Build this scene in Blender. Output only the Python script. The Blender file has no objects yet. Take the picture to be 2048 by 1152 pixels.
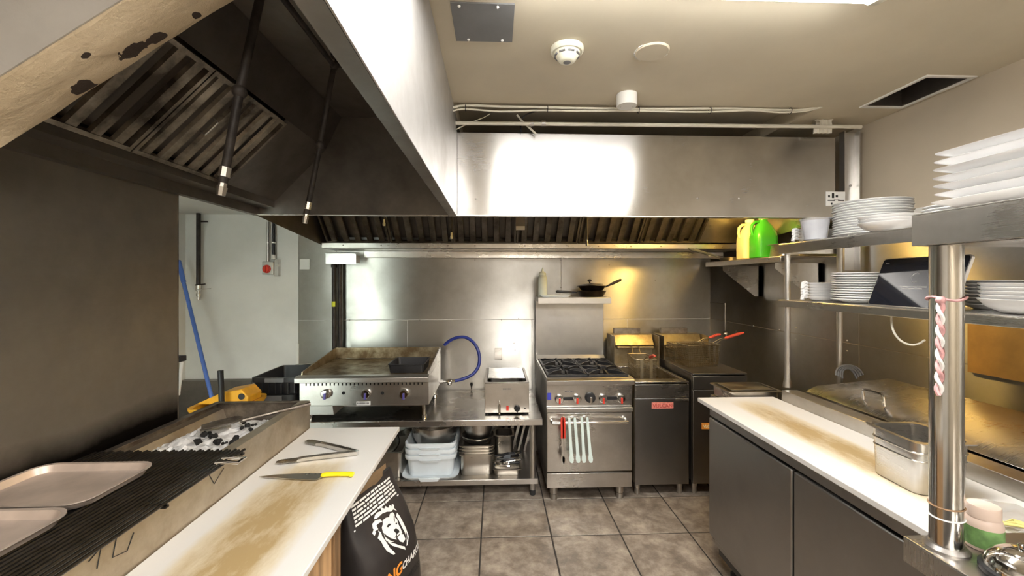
import bpy, bmesh, math, random
from math import sin, cos, pi, radians as R
from mathutils import Vector, Matrix, noise as mn
random.seed(7)
S = bpy.context.scene
COL = S.collection

# ------------------------------------------------------------------ camera, light, exposure
F, H, HY = 840.0, 1.54, 560.0            # focal length and horizon in 2048x1152 pixels, eye height in metres
TH = math.atan(34 / 840)                 # the lens looks a little to the right of the room's axis
cam_d = bpy.data.cameras.new('camera'); cam = bpy.data.objects.new('camera', cam_d); COL.objects.link(cam)
cam_d.sensor_width = 36; cam_d.lens = 36 * F / 2048; cam_d.shift_y = -16 / 2048; cam_d.clip_start = .02
cam.location = (0, 0, H); cam.rotation_euler = (pi / 2, 0, -TH)
S.camera = cam
w = bpy.data.worlds.new('daylight'); S.world = w; w.use_nodes = True
w.node_tree.nodes['Background'].inputs[0].default_value = (.90, 1.0, .91, 1)
w.node_tree.nodes['Background'].inputs[1].default_value = 6.2
ld = bpy.data.lights.new('door_left_offscreen', 'AREA'); ld.shape = 'RECTANGLE'; ld.size = .8; ld.size_y = 1.9
ld.cycles.is_portal = True
lo = bpy.data.objects.new('door_left_offscreen', ld); COL.objects.link(lo); lo.location = (-1.93, .96, 1.08); lo.rotation_euler = (pi / 2, 0, 0)
LAMP_MAIN, LAMP_REAR, LAMP_HOOD_WARM = 24.0, 31.0, 150.0
V = S.view_settings
V.view_transform = 'Standard'; V.look = 'None'; V.gamma = 1; V.use_curve_mapping = False; V.exposure = .85

def ray(px, py):
    u, v = (px - 1024) / F, (HY - py) / F
    return Vector((sin(TH) + u * cos(TH), cos(TH) - u * sin(TH), v))
def at(px, py, X=None, Y=None, Z=None):      # the point on a known plane that a photo pixel looks at
    d = ray(px, py)
    t = X / d.x if X is not None else Y / d.y if Y is not None else (Z - H) / d.z
    return Vector((0, 0, H)) + d * t

# ------------------------------------------------------------------ materials
MATS = {}
def _new(name):
    m = bpy.data.materials.new(name); m.use_nodes = True; MATS[name] = m
    n = m.node_tree.nodes; return m, n, m.node_tree.links, n['Principled BSDF']
def c4(c): return (c[0], c[1], c[2], 1)
def ramp(n, l, src, stops):
    r = n.new('ShaderNodeValToRGB'); e = r.color_ramp.elements
    while len(e) < len(stops): e.new(.5)
    for i, (p, c) in enumerate(stops): e[i].position = p; e[i].color = c4(c)
    l.new(src, r.inputs[0]); return r.outputs[0]
def tex(n, l, scale, detail=4, vec=(1, 1, 1), rough=.55, coord='Object'):
    tc = n.new('ShaderNodeTexCoord'); mp = n.new('ShaderNodeMapping'); mp.inputs['Scale'].default_value = vec
    l.new(tc.outputs[coord], mp.inputs[0]); t = n.new('ShaderNodeTexNoise')
    t.inputs['Scale'].default_value = scale; t.inputs['Detail'].default_value = detail; t.inputs['Roughness'].default_value = rough
    l.new(mp.outputs[0], t.inputs['Vector']); return t.outputs[0]
def bump(n, l, b, src, strength, dist=.002, prev=None):
    bp = n.new('ShaderNodeBump'); bp.inputs['Strength'].default_value = strength; bp.inputs['Distance'].default_value = dist
    l.new(src, bp.inputs['Height'])
    if prev: l.new(prev, bp.inputs['Normal'])
    l.new(bp.outputs[0], b.inputs['Normal']); return bp.outputs[0]
def P(name, col, rough=.5, metal=0, var=.06, scale=9, bmp=0, bscale=120, vec=(1, 1, 1), trans=0, ior=1.45, col2=None, emit=0, alpha=1, spec=.5, coat=0):
    m, n, l, b = _new(name)
    a = [max(0, x * (1 - var)) for x in col]; c = col2 or [min(1, x * (1 + var)) for x in col]
    t = tex(n, l, scale, vec=vec)
    l.new(ramp(n, l, t, [(.35, a), (.65, c)]), b.inputs['Base Color'])
    b.inputs['Roughness'].default_value = rough; b.inputs['Metallic'].default_value = metal
    b.inputs['IOR'].default_value = ior; b.inputs['Transmission Weight'].default_value = trans
    b.inputs['Specular IOR Level'].default_value = spec; b.inputs['Alpha'].default_value = alpha; b.inputs['Coat Weight'].default_value = coat
    if bmp: bump(n, l, b, tex(n, l, bscale, 3), bmp)
    if emit:
        b.inputs['Emission Color'].default_value = c4(col); b.inputs['Emission Strength'].default_value = emit
    return m
def steel(name, col=(.62, .60, .57), r0=.18, r1=.42, dirt=(.42, .39, .35), aniso=.0, grain=(1, 1, 60), smudge=2.2, wav=.0, rot=0.0, d0=.42, d1=.75):
    m, n, l, b = _new(name)
    b.inputs['Metallic'].default_value = 1
    sm = tex(n, l, smudge, 6, rough=.65); gr = tex(n, l, 14, 2, vec=grain)
    l.new(ramp(n, l, sm, [(d0, col), (d1, dirt)]), b.inputs['Base Color'])
    mx = n.new('ShaderNodeMath'); mx.operation = 'MULTIPLY_ADD'; mx.inputs[1].default_value = .2; l.new(gr, mx.inputs[0])
    hf = n.new('ShaderNodeMath'); hf.operation = 'MULTIPLY'; hf.inputs[1].default_value = .8; l.new(sm, hf.inputs[0]); l.new(hf.outputs[0], mx.inputs[2])
    mr = n.new('ShaderNodeMapRange'); mr.inputs['From Min'].default_value = .3; mr.inputs['From Max'].default_value = .7
    mr.inputs['To Min'].default_value = r0; mr.inputs['To Max'].default_value = r1
    l.new(mx.outputs[0], mr.inputs[0]); l.new(mr.outputs[0], b.inputs['Roughness'])
    if aniso:
        b.inputs['Anisotropic'].default_value = aniso; b.inputs['Anisotropic Rotation'].default_value = rot
        tg = n.new('ShaderNodeTangent'); tg.direction_type = 'RADIAL'; tg.axis = 'Z'; l.new(tg.outputs[0], b.inputs['Tangent'])
    pv = bump(n, l, b, gr, .05, .0002)
    if wav: bump(n, l, b, tex(n, l, 1.6, 2), wav, .02, pv)
    return m
steel('steel', r0=.2, r1=.42)
steel('steel_flat', r0=.2, r1=.36, dirt=(.52, .49, .46), grain=(1, 40, 1))
steel('steel_stained_lit', (.62, .56, .46), .4, .62, (.42, .34, .24), smudge=5)  # stained steel, its base lightened and yellowed for light reflected off the board
steel('steel_outer', (.60, .585, .57), .42, .56, (.46, .44, .42), smudge=3)
steel('steel_hood', (.60, .585, .57), .15, .30, (.46, .44, .42), aniso=.85, smudge=2.5, rot=.25)
steel('steel_wall', (.60, .585, .55), .32, .48, (.42, .40, .36), aniso=.9, wav=.35, smudge=1.6, rot=.25)
steel('steel_dark', (.36, .34, .32), .28, .5, (.22, .20, .18), aniso=.3, smudge=1.8)
steel('steel_soot', (.29, .265, .24), .40, .6, (.16, .145, .13), smudge=2.0, d0=.35, d1=.7)
steel('steel_part', (.36, .33, .29), .48, .66, (.26, .235, .205), smudge=1.5, d0=.35, d1=.7)
steel('steel_filter', (.34, .31, .27), .3, .55, (.12, .105, .09), smudge=5, d0=.35, d1=.65)
steel('steel_filter_greasy', (.50, .44, .35), .35, .6, (.10, .085, .07), smudge=4, d0=.38, d1=.62)
steel('steel_white', (.64, .625, .60), .28, .5, (.54, .52, .50), aniso=.4, smudge=3)
steel('steel_fridge', (.34, .335, .33), .3, .48, (.27, .26, .25), aniso=.5, grain=(1, 60, 1), smudge=1.2)
steel('steel_oily', (.48, .42, .30), .3, .6, (.25, .19, .10), smudge=6, d0=.35, d1=.65)
steel('steel_griddle', (.42, .36, .25), .35, .65, (.16, .11, .06), smudge=7, d0=.36, d1=.62)
steel('steel_burnt', (.36, .32, .27), .4, .7, (.15, .12, .10), smudge=7, d0=.35, d1=.62)
steel('chrome', (.78, .77, .75), .05, .12, (.7, .69, .67))
steel('pole_steel', (.62, .60, .57), .10, .22, (.54, .52, .49), aniso=.0, grain=(60, 60, 1))
steel('pan_steel', (.56, .53, .48), .22, .42, (.42, .38, .33), smudge=5)
P('alu_tray', (.60, .50, .43), .42, .45, var=.18, scale=6)
P('beige_ceiling', (.64, .57, .44), .55, var=.05, scale=2, bmp=.15, bscale=40)
P('beige_wall', (.52, .45, .35), .5, var=.05, scale=2, bmp=.15, bscale=60)
P('white_wall', (.78, .77, .74), .5, var=.05, scale=3, bmp=.1, bscale=60)
P('grey_plaster', (.50, .47, .43), .8, var=.08, scale=5, bmp=.4, bscale=60)
P('white_paint', (.85, .84, .80), .4, var=.03)
P('offwhite_plastic', (.82, .80, .66), .4, var=.04)
P('grey_panel', (.19, .19, .195), .45, var=.05)
P('black', (.008, .008, .009), .6)
P('black_plastic', (.02, .02, .022), .4)
P('black_pipe', (.035, .028, .024), .55, var=.4, scale=20, bmp=.3, bscale=90)
P('cast_iron', (.022, .022, .024), .5, var=.3, scale=30, bmp=.4, bscale=160)
P('iron_rod', (.016, .014, .013), .38, .6, var=.5, scale=25)
P('grout', (.05, .045, .04), .9)
P('rubber', (.03, .03, .03), .7)
P('ceramic', (.72, .715, .71), .18, var=.02, coat=.3)
P('tub_white', (.80, .86, .90), .35, var=.03)
P('clear_plastic', (.85, .86, .90), .25, trans=.75, ior=1.2)
P('bottle_clear', (.74, .78, .68), .3, trans=.2, ior=1.2)
P('glass', (.95, .97, .97), .03, trans=1, ior=1.45)
P('green_plastic', (.05, .42, .03), .3, var=.08, trans=.1)
P('cream_plastic', (.85, .78, .50), .4)
P('yellow_plastic', (.90, .72, .02), .35, var=.06)
P('orange_yellow', (.85, .42, .03), .4, var=.15)
P('blue_plastic', (.10, .20, .62), .3, var=.1, scale=4)
P('blue_hose', (.03, .05, .28), .35, var=.2)
P('red_plastic', (.65, .05, .03), .35)
P('red_handle', (.70, .10, .06), .4, var=.15)
P('mint_plastic', (.72, .84, .80), .35, var=.03)
P('ash', (.74, .72, .70), .95, var=.2, scale=40, bmp=.9, bscale=60, col2=(.90, .89, .88))
P('coal', (.012, .011, .010), .7, var=.4, bmp=.6, bscale=60)
P('wood', (.42, .26, .13), .55, var=.35, scale=4, vec=(6, 6, .6))
P('wood_dark', (.26, .15, .07), .55, var=.35, scale=4, vec=(6, 6, .6))
P('oil', (.05, .025, .008), .08)
P('bag_paper', (.030, .026, .025), .42, var=.3, scale=5, bmp=.5, bscale=14)
P('kraft', (.30, .20, .11), .7, var=.2)
P('print_white', (.82, .82, .80), .5, var=.02)
P('print_orange', (.85, .30, .04), .5, var=.05)
P('print_black', (.02, .02, .02), .5)
P('print_blue', (.05, .06, .45), .4)
P('print_red', (.55, .10, .08), .4, var=.2, scale=60)
P('label_pink', (.75, .25, .20), .4, var=.2, scale=80)
P('label_orange', (.85, .33, .05), .5, var=.1)
P('label_green', (.16, .30, .10), .5, var=.25, scale=40)
P('bottle_pink', (.66, .52, .44), .35, var=.05)
P('rope_pink', (.66, .36, .36), .8, var=.2, scale=60)
P('string_brown', (.30, .18, .10), .8, var=.3, scale=60)
P('cable_white', (.68, .64, .54), .45)
P('tape_yellow', (.75, .80, .05), .5)
P('screen_off', (.012, .013, .018), .06, coat=.5)
P('wok_dark', (.10, .08, .06), .3, .9, var=.4, scale=14)
P('pan_black', (.02, .02, .022), .45, var=.3)
P('knob_face', (.12, .10, .35), .25)
P('amber_panel', (.62, .34, .08), .5, var=.12)
P('pale_metal', (.64, .63, .61), .3, .85, var=.05)
P('film', (.80, .78, .74), .25, trans=.6, ior=1.1)
P('straw_yellow', (.62, .55, .20), .6, var=.2)
P('grey_grip', (.10, .11, .12), .5)
P('foil', (.80, .80, .80), .22, 1, var=.05, bmp=1.0, bscale=25)
P('lamp_glow', (1.0, .985, .95), .5, emit=LAMP_MAIN, var=0)
P('lamp_glow_rear', (1.0, .97, .92), .5, emit=LAMP_REAR, var=0)
P('lamp_warm', (1.0, .62, .16), .5, emit=LAMP_HOOD_WARM, var=0)

def special_mats():
    # floor tile: mottled stone print, each tile a little different
    m, n, l, b = _new('tile')
    oi = n.new('ShaderNodeObjectInfo'); tc = n.new('ShaderNodeTexCoord'); ad = n.new('ShaderNodeVectorMath'); ad.operation = 'MULTIPLY_ADD'
    cb = n.new('ShaderNodeCombineXYZ')
    for i in range(3): l.new(oi.outputs['Random'], cb.inputs[i])
    ad.inputs[1].default_value = (37, 53, 71); l.new(cb.outputs[0], ad.inputs[0]); l.new(tc.outputs['Object'], ad.inputs[2])
    t = n.new('ShaderNodeTexNoise'); t.inputs['Scale'].default_value = 9; t.inputs['Detail'].default_value = 9; t.inputs['Roughness'].default_value = .68
    t.inputs['Distortion'].default_value = .15
    l.new(ad.outputs[0], t.inputs['Vector'])
    l.new(ramp(n, l, t.outputs[0], [(.28, (.11, .088, .07)), (.45, (.23, .187, .15)), (.55, (.33, .275, .225)), (.72, (.50, .435, .36))]), b.inputs['Base Color'])
    b.inputs['Roughness'].default_value = .38; bump(n, l, b, t.outputs[0], .2, .003)
    # cutting board plastic: white, knife-worn and browned along its middle (object x across, y along)
    for nm, sc, wid in (('board_right', .26, .11), ('board_left', .36, .16)):
        m, n, l, b = _new(nm)
        tc = n.new('ShaderNodeTexCoord'); sx = n.new('ShaderNodeSeparateXYZ'); l.new(tc.outputs['Object'], sx.inputs[0])
        f = n.new('ShaderNodeMath'); f.operation = 'DIVIDE'; l.new(sx.outputs[0], f.inputs[0]); f.inputs[1].default_value = wid
        f2 = n.new('ShaderNodeMath'); f2.operation = 'POWER'; f2.inputs[1].default_value = 2
        ab = n.new('ShaderNodeMath'); ab.operation = 'ABSOLUTE'; l.new(f.outputs[0], ab.inputs[0]); l.new(ab.outputs[0], f2.inputs[0])
        ex = n.new('ShaderNodeMath'); ex.operation = 'SUBTRACT'; ex.inputs[0].default_value = 1; ex.use_clamp = True; l.new(f2.outputs[0], ex.inputs[1])
        g = n.new('ShaderNodeMath'); g.operation = 'DIVIDE'; l.new(sx.outputs[1], g.inputs[0]); g.inputs[1].default_value = .62
        g1 = n.new('ShaderNodeMath'); g1.operation = 'ABSOLUTE'; l.new(g.outputs[0], g1.inputs[0])
        g2 = n.new('ShaderNodeMath'); g2.operation = 'POWER'; g2.inputs[1].default_value = 3; l.new(g1.outputs[0], g2.inputs[0])
        g3 = n.new('ShaderNodeMath'); g3.operation = 'SUBTRACT'; g3.inputs[0].default_value = 1; g3.use_clamp = True; l.new(g2.outputs[0], g3.inputs[1])
        mu = n.new('ShaderNodeMath'); mu.operation = 'MULTIPLY'; l.new(ex.outputs[0], mu.inputs[0]); l.new(g3.outputs[0], mu.inputs[1])
        ns = tex(n, l, 9, 7, vec=(2.2, .8, 1), rough=.7)
        mu2 = n.new('ShaderNodeMath'); mu2.operation = 'MULTIPLY'; l.new(mu.outputs[0], mu2.inputs[0]); l.new(ns, mu2.inputs[1])
        l.new(ramp(n, l, mu2.outputs[0], [(.06, (.66, .645, .62)), (.24, (.60, .52, .38)), (.50, (.38, .27, .13))]), b.inputs['Base Color'])
        b.inputs['Roughness'].default_value = .36
        bump(n, l, b, tex(n, l, 60, 4, vec=(6, 1, 1)), .12, .001)
    # old plaster: cream with chipped brown spots
    m, n, l, b = _new('old_plaster')
    big = tex(n, l, 3.2, 6, rough=.6); sp = tex(n, l, 5.5, 7, rough=.6)
    c1 = ramp(n, l, big, [(.35, (.62, .49, .32)), (.65, (.80, .66, .46))])
    ms = ramp(n, l, sp, [(.70, (0, 0, 0)), (.72, (1, 1, 1))])
    mx = n.new('ShaderNodeMix'); mx.data_type = 'RGBA'; l.new(ms, mx.inputs[0]); l.new(c1, mx.inputs[6]); mx.inputs[7].default_value = (.10, .06, .04, 1)
    l.new(mx.outputs[2], b.inputs['Base Color']); b.inputs['Roughness'].default_value = .85
    bump(n, l, b, tex(n, l, 22, 6, rough=.7), .9, .012)
special_mats()
M = MATS
def soot(name, z0, z1, col, wob=.5, scale=3.0):   # grease and soot stain that thins out upwards, with a ragged edge
    m = M[name]; n, l = m.node_tree.nodes, m.node_tree.links; b = n['Principled BSDF']
    src = b.inputs['Base Color'].links[0].from_socket
    tc = n.new('ShaderNodeTexCoord'); sx = n.new('ShaderNodeSeparateXYZ'); l.new(tc.outputs['Object'], sx.inputs[0])
    mr = n.new('ShaderNodeMapRange'); mr.inputs['From Min'].default_value = z0; mr.inputs['From Max'].default_value = z1
    mr.inputs['To Min'].default_value = 1; mr.inputs['To Max'].default_value = 0; l.new(sx.outputs[2], mr.inputs[0])
    t = tex(n, l, scale, 6, rough=.65); ad = n.new('ShaderNodeMath'); ad.operation = 'MULTIPLY_ADD'; l.new(t, ad.inputs[0]); ad.inputs[1].default_value = wob; l.new(mr.outputs[0], ad.inputs[2])
    f = ramp(n, l, ad.outputs[0], [(.35 + wob * .3, (0, 0, 0)), (.75 + wob * .4, (1, 1, 1))])
    mx = n.new('ShaderNodeMix'); mx.data_type = 'RGBA'; l.new(f, mx.inputs[0]); l.new(src, mx.inputs[6]); mx.inputs[7].default_value = c4(col)
    l.new(mx.outputs[2], b.inputs['Base Color'])
def chips(name, spots, col):                      # plaster broken away in a few ragged spots: (centre, radii)
    m = M[name]; n, l = m.node_tree.nodes, m.node_tree.links; b = n['Principled BSDF']
    for c, r in spots:
        src = b.inputs['Base Color'].links[0].from_socket
        tc = n.new('ShaderNodeTexCoord'); t = n.new('ShaderNodeTexNoise'); t.inputs['Scale'].default_value = 45; t.inputs['Detail'].default_value = 5; l.new(tc.outputs['Object'], t.inputs['Vector'])
        s1 = n.new('ShaderNodeVectorMath'); s1.operation = 'SUBTRACT'; l.new(tc.outputs['Object'], s1.inputs[0]); s1.inputs[1].default_value = c
        s2 = n.new('ShaderNodeVectorMath'); s2.operation = 'DIVIDE'; l.new(s1.outputs[0], s2.inputs[0]); s2.inputs[1].default_value = r
        ln = n.new('ShaderNodeVectorMath'); ln.operation = 'LENGTH'; l.new(s2.outputs[0], ln.inputs[0])
        ad = n.new('ShaderNodeMath'); ad.operation = 'MULTIPLY_ADD'; l.new(t.outputs[0], ad.inputs[0]); ad.inputs[1].default_value = 1.6; l.new(ln.outputs['Value'], ad.inputs[2])
        f = ramp(n, l, ad.outputs[0], [(0, (1, 1, 1)), (1, (0, 0, 0))]); rp = f.node.color_ramp.elements
        hf = n.new('ShaderNodeMath'); hf.operation = 'LESS_THAN'; hf.inputs[1].default_value = 1.75; l.new(ad.outputs[0], hf.inputs[0])
        mx = n.new('ShaderNodeMix'); mx.data_type = 'RGBA'; l.new(hf.outputs[0], mx.inputs[0]); l.new(src, mx.inputs[6]); mx.inputs[7].default_value = c4(col)
        l.new(mx.outputs[2], b.inputs['Base Color']); n.remove(f.node)
soot('steel_part', .90, 1.12, (.012, .010, .009), .35, 4)

# ------------------------------------------------------------------ mesh helpers
def rr(w, d, r, z, n=5, cx=0, cy=0):           # rounded rectangle loop
    r = min(r, w / 2, d / 2); o = []
    for k, (sx, sy) in enumerate(((1, 1), (-1, 1), (-1, -1), (1, -1))):
        for i in range(n + 1):
            a = pi / 2 * (k + i / n)
            o.append((cx + sx * (w / 2 - r) + r * cos(a), cy + sy * (d / 2 - r) + r * sin(a), z))
    return o
def ci(r, z, n=28, cx=0, cy=0, e=1): return [(cx + r * cos(2 * pi * i / n), cy + e * r * sin(2 * pi * i / n), z) for i in range(n)]
class MB:
    def __init__(s): s.v = []; s.f = []
    def add(s, vs, fs):
        o = len(s.v); s.v += [tuple(x) for x in vs]; s.f += [[o + i for i in f] for f in fs]; return s
    def box(s, x0, x1, y0, y1, z0, z1):
        return s.add([(x0, y0, z0), (x1, y0, z0), (x1, y1, z0), (x0, y1, z0), (x0, y0, z1), (x1, y0, z1), (x1, y1, z1), (x0, y1, z1)],
                     [(3, 2, 1, 0), (4, 5, 6, 7), (0, 1, 5, 4), (1, 2, 6, 5), (2, 3, 7, 6), (3, 0, 4, 7)])
    def prism(s, poly, a, b, axis='y'):        # 2-D outline pushed along an axis
        def q(p, t): return (t, p[0], p[1]) if axis == 'x' else (p[0], t, p[1]) if axis == 'y' else (p[0], p[1], t)
        n = len(poly)
        return s.add([q(p, a) for p in poly] + [q(p, b) for p in poly],
                     [list(range(n)), list(range(2 * n - 1, n - 1, -1))] + [(i, n + i, n + (i + 1) % n, (i + 1) % n) for i in range(n)])
    def loft(s, loops, cap0=True, cap1=True, closed=True):
        n = len(loops[0]); o = len(s.v)
        for L in loops: s.v += [tuple(p) for p in L]
        for k in range(len(loops) - 1):
            for i in range(n if closed else n - 1):
                j = (i + 1) % n
                s.f.append([o + k * n + i, o + k * n + j, o + (k + 1) * n + j, o + (k + 1) * n + i])
        if cap0: s.f.append([o + i for i in range(n)][::-1])
        if cap1: s.f.append([o + (len(loops) - 1) * n + i for i in range(n)])
        return s
    def lathe(s, prof, n=28, c=(0, 0, 0), e=1): return s.loft([[(x + c[0], y + c[1], z + c[2]) for x, y, z in ci(r, zz, n, e=e)] for r, zz in prof])
    def tube(s, pts, r, n=8, closed=False, cap=True):
        pts = [Vector(p) for p in pts]; N = len(pts); loops = []; up = None
        rs = r if isinstance(r, (list, tuple)) else [r] * N
        for i, p in enumerate(pts):
            a = pts[(i - 1) % N] if (closed or i) else p; b = pts[(i + 1) % N] if (closed or i < N - 1) else p
            d = (b - a).normalized()
            if up is None: up = Vector((0, 0, 1)) if abs(d.z) < .9 else Vector((1, 0, 0))
            x = d.cross(up).normalized(); up = x.cross(d).normalized()
            loops.append([p + (x * cos(2 * pi * k / n) + up * sin(2 * pi * k / n)) * rs[i] for k in range(n)])
        if closed: loops.append(loops[0])
        return s.loft(loops, cap and not closed, cap and not closed)
    def cyl(s, p0, p1, r, n=16, r1=None): return s.tube([p0, p1], [r, r if r1 is None else r1], n)
    def bar(s, p0, p1, w, h=None):             # square bar between two points
        p0, p1 = Vector(p0), Vector(p1); d = (p1 - p0).normalized(); h = h or w
        up = Vector((0, 0, 1)) if abs(d.z) < .95 else Vector((0, 1, 0))
        x = d.cross(up).normalized(); y = x.cross(d)
        q = [(x * a * w / 2 + y * b * h / 2) for a, b in ((-1, -1), (1, -1), (1, 1), (-1, 1))]
        return s.loft([[p0 + k for k in q], [p1 + k for k in q]])
    def quad(s, a, b, c, d, t=.002):           # thin sheet
        a, b, c, d = map(Vector, (a, b, c, d)); nn = (b - a).cross(d - a).normalized() * t
        return s.loft([[a, b, c, d], [a + nn, b + nn, c + nn, d + nn]])
    def ball(s, c, r, n=10, m=6, sz=1):
        return s.loft([[(c[0] + r * sin(pi * k / m) * cos(2 * pi * i / n), c[1] + r * sin(pi * k / m) * sin(2 * pi * i / n), c[2] - r * sz * cos(pi * k / m)) for i in range(n)] for k in range(1, m)])
    def xf(s, mat): s.v = [tuple(mat @ Vector(p)) for p in s.v]; return s
    def mesh(s, name, smooth=40):
        me = bpy.data.meshes.new(name); me.from_pydata(s.v, [], s.f)
        bm = bmesh.new(); bm.from_mesh(me); bmesh.ops.recalc_face_normals(bm, faces=bm.faces); bm.to_mesh(me); bm.free()
        if smooth:
            me.polygons.foreach_set('use_smooth', [True] * len(me.polygons)); me.set_sharp_from_angle(angle=R(smooth))
        return me
ORG = {}
def crv(pts, n=6, closed=False):               # smooth curve through points (Catmull-Rom)
    P_ = [Vector(p) for p in pts]; N = len(P_); o = []
    for i in range(N if closed else N - 1):
        a, b = P_[i], P_[(i + 1) % N]
        p0 = P_[(i - 1) % N] if (closed or i) else a * 2 - b
        p3 = P_[(i + 2) % N] if (closed or i + 2 < N) else b * 2 - a
        for k in range(n):
            t = k / n; o.append(.5 * ((2 * a) + (b - p0) * t + (2 * p0 - 5 * a + 4 * b - p3) * t * t + (3 * a - p0 - 3 * b + p3) * t ** 3))
    return o if closed else o + [P_[-1]]
def link(o, parent=None):
    COL.objects.link(o)
    if parent: o.parent = parent
    return o
def build(mb, name, mat, parent=None, smooth=40, bevel=0, loc=None, rot=None, local=False):
    # parented meshes are written in world coordinates and shifted to the thing's base unless local
    if parent is not None and not local:
        o0 = ORG[parent.name]; mb.v = [(x - o0.x, y - o0.y, z - o0.z) for x, y, z in mb.v]
    if parent is None and loc is None:         # top-level mesh: origin at the base of its bounding box
        xs, ys, zs = zip(*mb.v); loc = Vector(((min(xs) + max(xs)) / 2, (min(ys) + max(ys)) / 2, min(zs)))
        mb.v = [(x - loc.x, y - loc.y, z - loc.z) for x, y, z in mb.v]
    me = mb.mesh(name, smooth); o = bpy.data.objects.new(name, me); link(o, parent)
    me.materials.append(M[mat])
    if loc is not None: o.location = loc
    if rot is not None: o.rotation_euler = rot
    if bevel:
        bv = o.modifiers.new('bevel', 'BEVEL'); bv.width = bevel; bv.segments = 2; bv.limit_method = 'ANGLE'; bv.angle_limit = R(40)
    if parent is not None: ORG[o.name] = ORG[parent.name]
    elif loc is not None: ORG[o.name] = Vector(loc)
    return o
def tag(o, label, cat, group=None):
    o['label'] = label; o['category'] = cat
    if group: o['group'] = group
    return o
def struct(o): o['kind'] = 'structure'; return o
def thing(name, label, cat, loc=(0, 0, 0), rz=0, group=None):
    o = bpy.data.objects.new(name, None); o.empty_display_size = .05; link(o); o.location = loc; o.rotation_euler = (0, 0, rz)
    ORG[o.name] = Vector(loc); return tag(o, label, cat, group)
def dup(o, loc, rz=None, label=None, parent=None):
    c = o.copy(); link(c, parent)
    if parent is None:
        c.location = loc
        if rz is not None: c.rotation_euler = (c.rotation_euler[0], c.rotation_euler[1], rz)
        if label: c['label'] = label
    for ch in list(o.children): dup(ch, None, parent=c)
    return c
def studs(parent, name, pts, r, mat):          # alike screw heads, each its own part, one shared mesh
    me = None
    for p in pts:
        if me is None: me = MB().ball((0, 0, 0), r, 8, 5).mesh(name); me.materials.append(M[mat])
        o = bpy.data.objects.new(name, me); link(o, parent); o.location = Vector(p) - ORG.get(parent.name, Vector((0, 0, 0)))
def nth(k, n):
    if k == n - 1 and n > 2: return 'lowest'
    return ('topmost', 'second from top', 'third from top', 'fourth from top', 'fifth from top', 'sixth from top', 'seventh from top', 'eighth from top', 'ninth from top', 'tenth from top', 'eleventh from top', 'twelfth from top', 'thirteenth from top', 'fourteenth from top')[k]
def text_mb(body, size, bold=0, extrude=.0006, align='LEFT', shear=0):
    cu = bpy.data.curves.new('lettering', 'FONT'); cu.body = body; cu.size = size; cu.extrude = extrude; cu.align_x = align; cu.offset = bold; cu.shear = shear; cu.resolution_u = 3
    ob = bpy.data.objects.new('lettering', cu); COL.objects.link(ob)
    me = bpy.data.meshes.new_from_object(ob.evaluated_get(bpy.context.evaluated_depsgraph_get()))
    mb = MB(); mb.v = [tuple(v.co) for v in me.vertices]; mb.f = [list(p.vertices) for p in me.polygons]
    bpy.data.objects.remove(ob); bpy.data.meshes.remove(me); bpy.data.curves.remove(cu); return mb
def face_on(loc, normal='-y'):                 # lettering on an upright face
    if normal == '-y': r = Matrix(((1, 0, 0), (0, 0, -1), (0, 1, 0)))
    elif normal == '-x': r = Matrix(((0, 0, -1), (-1, 0, 0), (0, 1, 0)))
    return Matrix.Translation(loc) @ r.to_4x4()
# ------------------------------------------------------------------ the room
YB, YH, XP, ZC, XR, ZH, XO = 3.78, 2.50, -1.40, 2.50, 2.29, 1.915, -.225
XL, YF = -2.7, -2.4
fl = struct(build(MB().box(XL, XR, YF, 4.5, -.12, -.004), 'floor', 'grout', loc=(0, 0, 0)))
PT = .422; tile_me = None
for i in range(-7, 7):
    for j in range(-6, 5):
        x0, y0 = -.083 + i * PT, 2.515 + j * PT
        if x0 + PT < XL or (x0 + PT < XP - .1 and y0 < .9) or x0 > XR - .03 or y0 > YB + .2: continue
        if tile_me is None:
            mb = MB().box(.004, PT - .004, .004, PT - .004, -.004, .0)
            tile_me = mb.mesh('tile', 0); tile_me.materials.append(M['tile'])
        o = bpy.data.objects.new('tile', tile_me); link(o, fl); o.location = (x0, y0, 0)
        bv = o.modifiers.new('bevel', 'BEVEL'); bv.width = .002; bv.segments = 1
# ceiling with an opening where a vent grille is missing
va = [at(1723, 213, Z=ZC), at(1851, 155, Z=ZC), at(1935, 153, Z=ZC), at(1817, 211, Z=ZC)]
vx0, vx1 = 2.035, 2.25
vy0, vy1 = 1.90, 2.235
mb = MB()
for (x0, x1, y0, y1) in ((XL - .12, XP - .1, .9, 4.5), (XP - .1, XO, YF, 4.5), (XO, 1.80, YF, 2.28), (1.80, vx0, YF, 4.5), (vx0, vx1, YF, vy0), (vx0, vx1, vy1, 4.5), (vx1, XR, YF, 4.5)): mb.box(x0, x1, y0, y1, ZC, ZC + .1)
mb.box(XO - .02, 1.82, 2.26, 4.5, ZC + .09, ZC + .19)
ce = struct(build(mb, 'ceiling', 'beige_ceiling', loc=(0, 0, 0)))
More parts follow.
